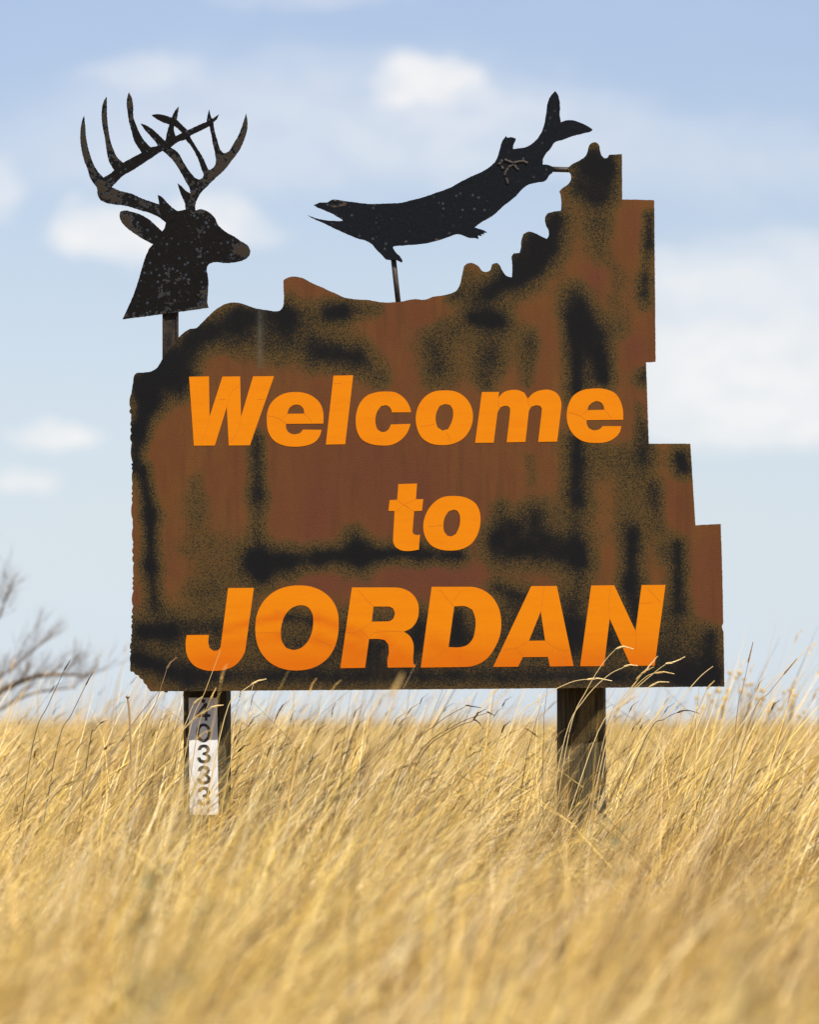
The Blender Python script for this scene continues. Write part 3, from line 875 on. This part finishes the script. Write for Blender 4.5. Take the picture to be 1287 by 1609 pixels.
def ribbon(mb, pts, w, tn, face):
    v, f = [], []
    n = len(pts)
    for i, p in enumerate(pts):
        t = i / (n - 1)
        d = (pts[min(i + 1, n - 1)] - pts[max(i - 1, 0)]).normalized()
        sdir = d.cross(Vector((math.cos(face), math.sin(face), .2)))
        sdir = sdir.normalized() if sdir.length > 1e-4 else Vector((1, 0, 0))
        hw = w * .5 * (1 - t ** 2.2) + .0002
        v += [p + sdir * hw, p - sdir * hw]
        if i: f.append((2 * i - 2, 2 * i - 1, 2 * i + 1, 2 * i))
    mb.add(v, f, tn)


def seed_head(mb, pts, r, tn, dens=13):
    """bristly spike of spikelets along pts"""
    pts = [Vector(p) for p in pts]
    n = len(pts) - 1
    for i in range(dens):
        t = i / dens
        k = min(int(t * n), n - 1)
        u = t * n - k
        c = pts[k].lerp(pts[k + 1], u)
        d = (pts[k + 1] - pts[k]).normalized()
        sz = r * (1.15 - .75 * t) * (.7 if i == 0 else 1)
        for j in range(3):
            ph = 2.4 * i + j * 2.1
            a = d.orthogonal().normalized()
            b = d.cross(a)
            o = a * math.cos(ph) + b * math.sin(ph)
            s2 = d.cross(o)
            p0 = c
            p1 = c + o * sz * .9 + d * sz * 1.1
            p2 = c + o * sz * 1.05 + d * sz * 3.1
            w = s2 * sz * .48
            k2 = random.uniform(.8, 1.15)
            mb.add([p0, p1 + w, p1 - w, p2, c + d * sz * 1.9], [(0, 2, 1), (1, 2, 3), (0, 1, 4), (0, 4, 2), (1, 3, 4), (2, 4, 3)], tuple(x * k2 for x in tn))


def tuft_mesh(nb, rad, lmin, lmax, seg=5, fluff=.25, wmul=1.0):
    mb = MB()
    for i in range(nb):
        a, q = random.uniform(0, 2 * math.pi), rad * math.sqrt(random.random())
        L = random.uniform(lmin, lmax)
        lean = max(-.35, random.gauss(.52, .30))
        az = random.gauss(0, .6)
        curl = random.uniform(.1, 1.25)
        if random.random() < .12:                      # bent and broken stems lying across the others
            lean, az, curl = random.uniform(.35, .9), random.uniform(-3.1, 3.1), random.uniform(.6, 1.6)
        pts = blade_pts((q * math.cos(a), q * math.sin(a), -.02), L, lean, curl, az, seg)
        tn = tint()
        ribbon(mb, pts, random.uniform(.0020, .0044) * wmul, tn, random.uniform(0, math.pi))
        if random.random() < fluff:
            dv = (pts[-1] - pts[-2]).normalized()
            seed_head(mb, [pts[-1] - dv * .012, pts[-1] + dv * .012, pts[-1] + dv * .030 + Vector((.006, 0, -.004))], random.uniform(.0013, .0022), tuple(x * .95 for x in tn), 9)
    return mb.mesh('grass_tuft', True)


def stalk_mesh(ns):
    mb = MB()
    for i in range(ns):
        a, q = random.uniform(0, 2 * math.pi), .10 * math.sqrt(random.random())
        L = random.uniform(.72, 1.10)
        pts = blade_pts((q * math.cos(a), q * math.sin(a), -.02), L, max(.12, random.gauss(.42, .13)), random.uniform(.1, .55), random.gauss(0, .4), 8)
        tn = tint((3, 3.6, 2, 1.2, .9))
        mb.tube(pts, [.0013 - .0008 * k / 8 for k in range(9)], 3, tn, False)
        if random.random() < .33:
            d = (pts[-1] - pts[-2]).normalized()
            d2 = (d + Vector((.5, 0, -.25))).normalized()
            seed_head(mb, [pts[-1], pts[-1] + d * .025, pts[-1] + d * .025 + d2 * .03], random.uniform(.0017, .0028), tuple(x * .85 for x in tn), 11)
        if random.random() < .5:
            k = random.randint(3, 5)
            lp = blade_pts(pts[k], random.uniform(.12, .3), random.uniform(.5, 1.3), .8, random.gauss(0, .8), 4)
            ribbon(mb, lp, .0028, tn, random.uniform(0, 3.1))
    return mb.mesh('grass_stalks', True)


lib = bpy.data.collections.new('grass_library')
variants = []
for i in range(10):
    variants.append(tuft_mesh(64, .13, .40, .86))
for i in range(8):
    variants.append(stalk_mesh(4))
for i in range(4):
    variants.append(tuft_mesh(150, .75, .45, .95, 4, .2, 2.2))
for i, me in enumerate(variants):
    me.materials.append(M_STRAW)
    o = bpy.data.objects.new('grass_source_%02d' % i, me)
    lib.objects.link(o)


def hmap(x, y, stalks=False):
    d = y + D
    k = 1.0
    if 15.5 < d < 32:
        px = CX + x / (S * d / D)
        k = float(np.interp(px, [-200, 0, 100, 250, 300, 420, 560, 650, 850, 960, 1060, 1200, 1290, 1500], [1.1, 1.14, 1.2, 1.16, 1.05, 1.2, 1.14, .98, .96, 1.08, 1.16, 1.2, 1.14, 1.05]))
        if y < 0 and 270 < px < 385: k = .98
        if y < 0 and 860 < px < 970: k = 1.06
    if stalks:
        if 14 < d < 18.1 and 150 < CX + x / (S * d / D) < 340: return 0.62
        return min(1.10, (.45 + .55 * k) * (1 + .12 * mn.noise((x * 2.3, y * 1.7, 5))))
    return k * (1 + .36 * mn.noise((x * .9, y * .55, 0)) + .20 * mn.noise((x * 2.3, y * 1.7, 5)))


def patch(x, y):
    return 1.5 * mn.noise((x * .9 + y * .25, y * .34, 11)) + .6 * mn.noise((x * 2.6, y * .9, 23)) + rng.normal(0, .12) - (.22 if y < -8.5 else .08)


def scatter():
    rows = []
    T, ST, BG = list(range(10)), list(range(10, 18)), list(range(18, 22))

    def area_fill(d0, d1, dens, margin, ids, smin, smax, cap=1.0, flat=None):
        d = d0
        while d < d1:
            step = max(.25, d * .03)
            w = d * .0730 + margin
            n = rng.poisson(2 * w * step * dens)
            for _ in range(n):
                x = rng.uniform(-w, w)
                y = d + rng.uniform(0, step) - D
                if abs(y - .16) < .10 and (abs(x - P(324, 0).x) < .09 or abs(x - P(913, 0).x) < .09):
                    continue
                cl = .58 + 1.3 * mn.noise((x * 2.1 + 40, y * 1.15, 31)) + .5 * mn.noise((x * 5 + 40, y * 3, 37))
                if ids is T and d < 30 and rng.random() > cl:
                    continue
                s = rng.uniform(smin, smax) * hmap(x, y, ids is ST) * cap
                rows.append((x, y, rng.choice(ids), rng.normal(0, .10) + .22 * mn.noise((x * .7, y * .5, 61)), rng.normal(.14, .10) + .40 * mn.noise((x * 1.1, y * .6, 71)), rng.normal(0, .32) + .9 * mn.noise((x * .8, y * .5, 81)), s, patch(x, y)))
            d += step
    area_fill(3.2, 6.5, 100, 1.2, T, .62, .92)
    area_fill(6.5, 12, 88, 1.4, T, .68, 1.02)
    area_fill(12, 18, 96, 1.4, T, .66, 1.05)
    area_fill(18, 26, 84, 1.4, T, .80, 1.22)
    area_fill(26, 60, 34, 2.0, T, .80, 1.15)
    area_fill(60, 140, 2.2, 5.0, BG, .8, 1.1)
    area_fill(140, 420, .35, 20.0, BG, .9, 1.2)
    area_fill(10.5, 16.5, 2.2, 1.2, ST, .65, .86)
    area_fill(16.5, 18, 11.0, 1.2, ST, .74, 1.0)
    area_fill(18, 22, 26.0, 1.2, ST, .76, 1.08)
    area_fill(22, 30, 22.0, 2.0, ST, .78, 1.12)
    area_fill(30, 55, 9.0, 2.0, ST, .80, 1.1)
    for px0, px1, n, s0, s1 in ((835, 990, 46, .72, .98), (262, 350, 7, .56, .68), (380, 620, 24, .8, 1.02), (1000, 1180, 12, .74, .95)):
        for _ in range(n):
            y = rng.uniform(-.75, -.14)
            x = (rng.uniform(px0, px1) - CX - 130) * S * (y + D) / D
            rows.append((x, y, rng.choice(ST), rng.normal(0, .06), rng.normal(0, .06), rng.normal(0, .3), rng.uniform(s0, s1), .2))
    for px0, px1, n, s0, s1 in ((850, 985, 34, .80, 1.06), (285, 345, 8, .62, .78), (345, 372, 8, .75, .95)):   # grass matted round the post bases
        for _ in range(n):
            y = rng.uniform(-.8, -.12)
            x = (rng.uniform(px0, px1) - CX - 70) * S * (y + D) / D
            rows.append((x, y, rng.choice(T), rng.normal(0, .1), rng.normal(.1, .1), rng.normal(0, .4), rng.uniform(s0, s1), rng.normal(0, .25)))
    return np.array(rows, np.float32)


R = scatter()
R[:, 2] = R[:, 2]


def instancer(name, rows, label):
    me = bpy.data.meshes.new(name)
    z = np.zeros(len(rows), np.float32)
    co = np.stack([rows[:, 0], rows[:, 1], z], 1)
    me.from_pydata(co.tolist(), [], [])
    a = me.attributes.new('idx', 'INT', 'POINT'); a.data.foreach_set('value', rows[:, 2].astype(np.int32))
    a = me.attributes.new('rot', 'FLOAT_VECTOR', 'POINT'); a.data.foreach_set('vector', rows[:, 3:6].astype(np.float32).ravel())
    a = me.attributes.new('scl', 'FLOAT', 'POINT'); a.data.foreach_set('value', rows[:, 6].astype(np.float32))
    a = me.attributes.new('patch', 'FLOAT', 'POINT'); a.data.foreach_set('value', rows[:, 7].astype(np.float32))
    o = link(name, me)
    ng = bpy.data.node_groups.new('grass_scatter', 'GeometryNodeTree')
    ng.interface.new_socket('Geometry', in_out='INPUT', socket_type='NodeSocketGeometry')
    ng.interface.new_socket('Geometry', in_out='OUTPUT', socket_type='NodeSocketGeometry')
    N = ng.nodes
    gi, go = N.new('NodeGroupInput'), N.new('NodeGroupOutput')
    ci = N.new('GeometryNodeCollectionInfo')
    ci.inputs['Collection'].default_value = lib
    ci.inputs['Separate Children'].default_value = True
    ci.inputs['Reset Children'].default_value = True
    ip = N.new('GeometryNodeInstanceOnPoints')
    ip.inputs['Pick Instance'].default_value = True

    def na(nm, dt):
        q = N.new('GeometryNodeInputNamedAttribute')
        q.data_type = dt
        q.inputs['Name'].default_value = nm
        return q.outputs['Attribute']
    er = N.new('FunctionNodeEulerToRotation')
    L = ng.links.new
    L(na('rot', 'FLOAT_VECTOR'), er.inputs[0])
    L(gi.outputs[0], ip.inputs['Points'])
    L(ci.outputs[0], ip.inputs['Instance'])
    L(na('idx', 'INT'), ip.inputs['Instance Index'])
    L(er.outputs[0], ip.inputs['Rotation'])
    L(na('scl', 'FLOAT'), ip.inputs['Scale'])
    L(ip.outputs[0], go.inputs[0])
    md = o.modifiers.new('scatter', 'NODES')
    md.node_group = ng
    tag(o, label, None, None, 'stuff')
    return o


instancer('dry_grass', R, 'golden dry prairie grass bent by the wind all round the sign')

# ------------------------------------------------------------------ single stalks that stand out
def smooth_path(ctrl, n=4):
    c = [Vector(p) for p in ctrl]
    out = []
    for i in range(len(c) - 1):
        p0, p1, p2, p3 = c[max(i - 1, 0)], c[i], c[i + 1], c[min(i + 2, len(c) - 1)]
        for k in range(n):
            t = k / n
            out.append(.5 * ((2 * p1) + (p2 - p0) * t + (2 * p0 - 5 * p1 + 4 * p2 - p3) * t * t + (3 * p1 - p0 - 3 * p2 + p3) * t ** 3))
    out.append(c[-1])
    return out


def stalk(stem, head, d, tone, label, r=.0036, group='single grass stalks standing out by the sign', hr=1.0):
    """stem: photograph pixels from low to high; carried on down to the ground"""
    x0, y0 = stem[0]
    dirv = Vector((stem[1][0] - x0, stem[1][1] - y0))
    slope = dirv.x / max(1, -dirv.y)
    gy = HY + CZ / (S * d / D)
    base = (x0 - slope * .55 * (gy - y0), gy + 4)
    mid = (x0 - slope * .42 * (gy - y0) * .5, (gy + y0) / 2)
    rn = lambda q, k: P(q[0], q[1], d) + Vector((0, k * .01 * mn.noise((q[0], q[1], 1)), 0))
    pts = smooth_path([rn(base, 0), rn(mid, 3)] + [rn(q, 1) for q in stem], 5)
    root = empty('grass_stalk', pts[0], label, 'grass stalk', group)
    m = MB()
    m.tube(pts, [.0019 - .0010 * i / len(pts) for i in range(len(pts))], 5, tone, False)
    m.build('stem', M_STRAW, root, tinted=True)
    if head:
        m = MB()
        hp = smooth_path([P(q[0], q[1], d) for q in head], 4)
        seed_head(m, hp, r * .78 * hr, tuple(min(1, x * 1.08) for x in tone), 17)
        m.tube(hp, r * .30, 4, tone)
        m.build('seed_head', M_HEAD, root, tinted=True)
    return root


PL, GD, DK, BR = (.80, .62, .30), (.66, .46, .17), (.075, .055, .034), (.36, .22, .10)
n1 = D - .18
stalk([(895, 1150), (922, 1085), (948, 1042), (968, 1020)], [(968, 1020), (980, 1016), (996, 1020)], n1, PL, 'pale curved grass stalk whose drooping seed head crosses the middle of the letter N')
stalk([(888, 1160), (918, 1100), (955, 1062), (982, 1048)], [(980, 1048), (990, 1045), (1002, 1046)], n1 - .05, PL, 'curved grass stalk with its seed head at the foot of the letter N')
stalk([(960, 1150), (985, 1095), (1012, 1055)], [(1012, 1058), (1022, 1045), (1034, 1031)], n1, PL, 'upright pale seed head crossing the last leg of the letter N')
stalk([(955, 1160), (990, 1094), (1030, 1056), (1048, 1043)], [(1046, 1043), (1060, 1040), (1077, 1032)], n1 - .08, PL, 'highest pale seed head on the dark panel beside the letter N')
stalk([(960, 1140), (990, 1090), (1015, 1064), (1032, 1057)], [(1030, 1058), (1044, 1056), (1060, 1059)], n1 + .04, GD, 'golden seed head drooping below the letter N on the panel edge')
stalk([(955, 1140), (980, 1096), (1005, 1065)], [(1000, 1068), (1012, 1056), (1028, 1048)], n1 - .02, GD, 'slim golden seed head slanting just under the letter N')
stalk([(940, 1150), (980, 1105), (1012, 1084), (1024, 1078)], [(1020, 1080), (1035, 1072), (1052, 1072)], n1 - .1, PL, 'pale seed head resting along the bottom edge of the panel near the post')
stalk([(800, 1150), (850, 1098), (895, 1073), (925, 1067)], [(922, 1068), (940, 1066), (962, 1070)], n1, PL, 'long arched grass stalk with a nodding seed head over the top of the second post')
stalk([(1040, 1150), (1072, 1098), (1100, 1064), (1121, 1047)], None, n1, PL, 'bare pale stem without a head on the dark lower corner of the panel')
stalk([(1085, 1150), (1100, 1110), (1112, 1082)], [(1111, 1084), (1116, 1077), (1123, 1070)], n1, GD, 'small golden seed head touching the lower corner of the panel')
stalk([(225, 1160), (246, 1100), (262, 1050)], [(261, 1052), (267, 1042), (277, 1033)], n1, BR, 'thin brown stalk with a small bent seed head before the clipped panel corner')
stalk([(296, 1155), (322, 1086), (346, 1022)], None, n1, GD, 'long bare stem crossing the hook of the letter J')
stalk([(352, 1130), (372, 1094), (396, 1075)], [(394, 1076), (405, 1070), (418, 1067)], n1, PL, 'pale seed head bent flat under the letters J and O')
stalk([(270, 1190), (298, 1135), (335, 1111)], [(330, 1112), (341, 1109), (350, 1108)], n1 + .1, PL, 'stalk whose seed head crosses the digit four on the white plate')
stalk([(280, 1180), (295, 1128), (304, 1106)], [(303, 1107), (309, 1101), (317, 1095)], n1, PL, 'short pale seed head at the top corner of the white plate')
stalk([(310, 1150), (322, 1118), (331, 1098)], [(330, 1100), (334, 1091), (339, 1081)], n1, GD, 'golden seed head on the post between panel and white plate')
stalk([(52, 1165), (75, 1108), (101, 1052)], [(100, 1053), (105, 1045), (110, 1037)], n1 + .1, DK, 'tallest dark stalk with a dark spike in front of the bare shrub', r=.0028)
stalk([(90, 1170), (112, 1122), (135, 1075)], [(134, 1077), (139, 1067), (145, 1057)], n1 + .1, DK, 'dark stalk with a thick dark spike between the bare shrub and the sign', r=.0030)
stalk([(140, 1170), (148, 1148), (158, 1136)], [(156, 1137), (162, 1134), (167, 1132)], n1, DK, 'short dark seed head against the pale sky below the shrub', r=.0028)
stalk([(1158, 1130), (1167, 1085), (1177, 1040)], [(1176, 1042), (1180, 1026), (1184, 1009)], n1 + .2, BR, 'single upright reddish seed spike against the sky beyond the panel corner', r=.0036)
stalk([(1180, 1130), (1210, 1088), (1234, 1058)], [(1232, 1060), (1243, 1047), (1253, 1035)], n1 + .1, BR, 'slanting brown seed spike in the open sky beside the yellow weeds', r=.0036)
stalk([(1196, 1100), (1240, 1052), (1268, 1020), (1284, 1008)], None, n1 + .2, PL, 'faint bare stem rising above the slanting brown spike')
stalk([(1015, 1160), (1045, 1130), (1066, 1119)], [(1064, 1120), (1080, 1116), (1100, 1121)], n1, DK, 'dark arched seed head just below the lower corner of the panel', r=.0034)
stalk([(640, 1190), (690, 1135), (732, 1110)], [(731, 1108), (743, 1110), (756, 1112)], n1, DK, 'dark level seed head in the sky gap under the letter D, the longest there', r=.0030)
stalk([(650, 1195), (715, 1140), (766, 1120)], [(765, 1118), (771, 1121), (777, 1124)], n1, DK, 'small dark seed head beside the longest one in the sky gap', r=.0030)
stalk([(655, 1200), (705, 1150), (745, 1132)], [(744, 1130), (751, 1134), (757, 1141)], n1 + .05, DK, 'dark seed head hanging lowest in the sky gap under the letter D', r=.0030)
stalk([(585, 1200), (605, 1140), (616, 1095)], [(613, 1100), (622, 1080), (632, 1060)], 11.5, GD, 'blurred golden seed head close to the camera before the bottom edge of the panel', r=.0040, hr=1.3)

m = MB()
root = empty('dead_stem', P(214, 1585, n1), 'thick broken tan stem with a blunt top beside the panel corner', 'dead stem')
m.tube(smooth_path([P(214, 1585, n1), P(208, 1300, n1), P(204, 1140, n1), P(200, 1096, n1)], 4), .0035, 6, (.42, .30, .16))
m.build('stem', M_STRAW, root, tinted=True)
m = MB()
m.ball(P(200, 1095, n1), .006, (.30, .19, .09), (1.2, 1.2, .7))
m.build('broken_top', M_HEAD, root, True, True)

# ------------------------------------------------------------------ yellow weeds with round seed heads behind the sign corner
def weed(heads, basex, d, label):
    gy = HY + CZ / (S * d / D)
    root = empty('seed_weed', P(basex, gy, d), label, 'weed', 'dry weeds with round golden seed heads')
    fork = Vector((basex + 6, 1230))
    m = MB()
    m.tube(smooth_path([P(basex, gy, d), P(basex + 2, 1330, d), P(fork.x, fork.y, d)], 4), [.005] * 9, 6, (.50, .36, .14))
    for (hx, hy) in heads:
        dd = d + random.uniform(-.12, .12)
        k = random.uniform(.3, .7)
        m.tube(smooth_path([P(fork.x, fork.y + random.uniform(0, 60), d), P(fork.x + (hx - fork.x) * k, fork.y + (hy - fork.y) * .5, (d + dd) / 2), P(hx - 1, hy + 10, dd), P(hx, hy, dd)], 4), .0018, 4, (.56, .40, .15))
    m.build('stem', M_STRAW, root, tinted=True)
    for (hx, hy) in heads:
        mm = MB()
        c = P(hx, hy, d)
        rr = random.uniform(.0085, .0120)
        mm.ball(c, rr, (.58, .39, .11), (1, 1, .75), 8, 5)
        for q in range(9):
            a = q * 2 * math.pi / 9 + random.random()
            o = Vector((math.cos(a), math.sin(a) * .8, random.uniform(-.3, .5))).normalized()
            s2 = o.cross(Vector((0, 0, 1))).normalized() * rr * .3
            mm.add([c + o * rr * .6 + s2, c + o * rr * .6 - s2, c + o * rr * 1.75], [(0, 1, 2)], (.62, .42, .12))
        mm.build('seed_head', M_HEAD, root, False, True)


weed([(1148, 1057), (1157, 1064), (1145, 1085), (1130, 1086), (1115, 1092), (1120, 1101), (1096, 1096), (1135, 1110), (1106, 1112), (1140, 1098)], 1110, 24.2, 'dry weed with round seed heads touching the lower corner of the panel')
weed([(1163, 1057), (1170, 1067), (1175, 1077), (1182, 1075), (1190, 1083), (1199, 1085), (1178, 1091), (1165, 1086), (1200, 1098), (1191, 1098), (1196, 1106), (1180, 1108)], 1160, 24.6, 'fullest dry weed with round seed heads, between the panel corner and the slanting spike')
weed([(1233, 1088), (1243, 1085), (1250, 1093), (1247, 1101), (1245, 1108), (1218, 1106), (1226, 1114), (1211, 1118), (1265, 1119), (1256, 1125)], 1225, 24.4, 'dry weed with round seed heads farthest from the sign')

# ------------------------------------------------------------------ bare shrub beyond the grass
def shrub():
    d0 = 27.0
    gy = HY + CZ / (S * d0 / D)
    base = P(-210, gy, d0)
    root = empty('bare_shrub', base, 'bare grey shrub with thin upswept twigs behind the grass', 'shrub')
    m = MB()
    m.tube(smooth_path([P(-210, gy + 6, d0), P(-200, 1330, d0), P(-170, 1220, d0)], 4), [.045 - .015 * i / 8 for i in range(9)], 8)
    m.build('trunk', M_BARK, root, True)
    limbs = [[(-170, 1220), (-100, 1140), (-30, 1102), (20, 1076), (60, 1062), (110, 1060), (138, 1064)],
             [(-175, 1225), (-130, 1140), (-80, 1070), (-35, 1010), (0, 965), (9, 930)],
             [(-170, 1220), (-130, 1150), (-70, 1112), (-20, 1080), (25, 1044), (60, 1015)],
             [(-175, 1215), (-190, 1120), (-180, 1020), (-150, 930), (-135, 860)],
             [(-180, 1225), (-240, 1130), (-290, 1040), (-330, 960)],
             [(-175, 1230), (-90, 1170), (-10, 1120), (50, 1090), (120, 1080)],
             [(-180, 1220), (-230, 1180), (-320, 1130), (-390, 1080)]]

    for li, lm in enumerate(limbs):
        m = MB()
        tw = MB()
        pts = smooth_path([P(a, b2, d0 + (random.uniform(-.25, .25) if i else 0)) for i, (a, b2) in enumerate(lm)], 5)
        r0 = (.021, .007, .010, .014, .014, .012, .014)[li]
        rad = [r0 * (1 - i / len(pts)) ** .8 + .0018 for i in range(len(pts))]
        m.tube(pts, rad, 6)
        br = m.build('branch', M_BARK, root, True)

        def twig(p, dv, L, r, depth):
            q = [p]
            c = p.copy()
            v = dv.normalized()
            for i in range(5):
                v = (v + Vector((random.gauss(.03, .10), random.gauss(0, .10), .06 + random.gauss(0, .08)))).normalized()
                c = c + v * L / 5
                q.append(c.copy())
            tw.tube(q, [r * (1 - .8 * i / 5) for i in range(6)], 4, None, False)
            if depth:
                for k in range(random.randint(2, 4)):
                    j = random.randint(1, 4)
                    a = (v + Vector((random.gauss(.1, .45), random.gauss(0, .5), random.gauss(.25, .3)))).normalized()
                    twig(q[j], a, L * random.uniform(.45, .75), r * .6, depth - 1)
        for i in range(6, len(pts) - 1):
            for k in range(2 if i > 8 else 1):
                if random.random() < .85:
                    up = (pts[i + 1] - pts[i]).normalized() * .6 + Vector((random.gauss(.25, .35), random.gauss(0, .35), random.uniform(.3, 1.0)))
                    twig(pts[i], up, random.uniform(.08, .22), .0019, 2)
        if tw.v:
            o = tw.build('twigs', M_BARK, br)
            o['kind'] = 'stuff'


shrub()

# ------------------------------------------------------------------ grey-green sprigs in the blurred foreground
SPR = [(240, 1383, 9.0, 'grey-green leafy sprig in the grass below the white number plate'),
       (322, 1452, 7.2, 'soft green sprig lower in the grass, nearer than the one under the number plate'),
       (243, 1562, 5.2, 'greenish sprig close to the camera under the first post'),
       (975, 1322, 11.2, 'small grey-green sprig in the grass below the second post'),
       (1200, 1585, 5.0, 'dark green sprig close to the camera near the lower corner of the field')]
for (px, py, d, lab) in SPR:
    c = P(px, py, d)
    root = empty('green_sprig', (c.x - .10, c.y, 0), lab, 'plant', 'green sprigs in the dry grass')
    sm = MB()
    sm.tube(smooth_path([(c.x - .10, c.y, -.01), (c.x - .06, c.y, c.z * .5), (c.x, c.y, c.z + .03)], 4), [.0035 - .002 * i / 8 for i in range(9)], 5)
    sm.build('stem', M_LEAF, root)
    for k in range(9):
        m = MB()
        a = k * 2.4
        p = c + Vector((-.015 * (1 - k / 9), 0, -.10 + .13 * k / 9))
        o = Vector((math.cos(a), math.sin(a), random.uniform(.2, .8))).normalized()
        s2 = o.cross(Vector((0, 0, 1))).normalized() * .010
        L = random.uniform(.035, .055)
        m.add([p, p + o * L * .45 + s2, p + o * L - Vector((0, 0, .008)), p + o * L * .45 - s2, p + o * L * .5 + Vector((0, 0, -.003))], [(0, 4, 1), (1, 4, 2), (0, 3, 4), (3, 2, 4)])
        m.build('leaf', M_LEAF, root)
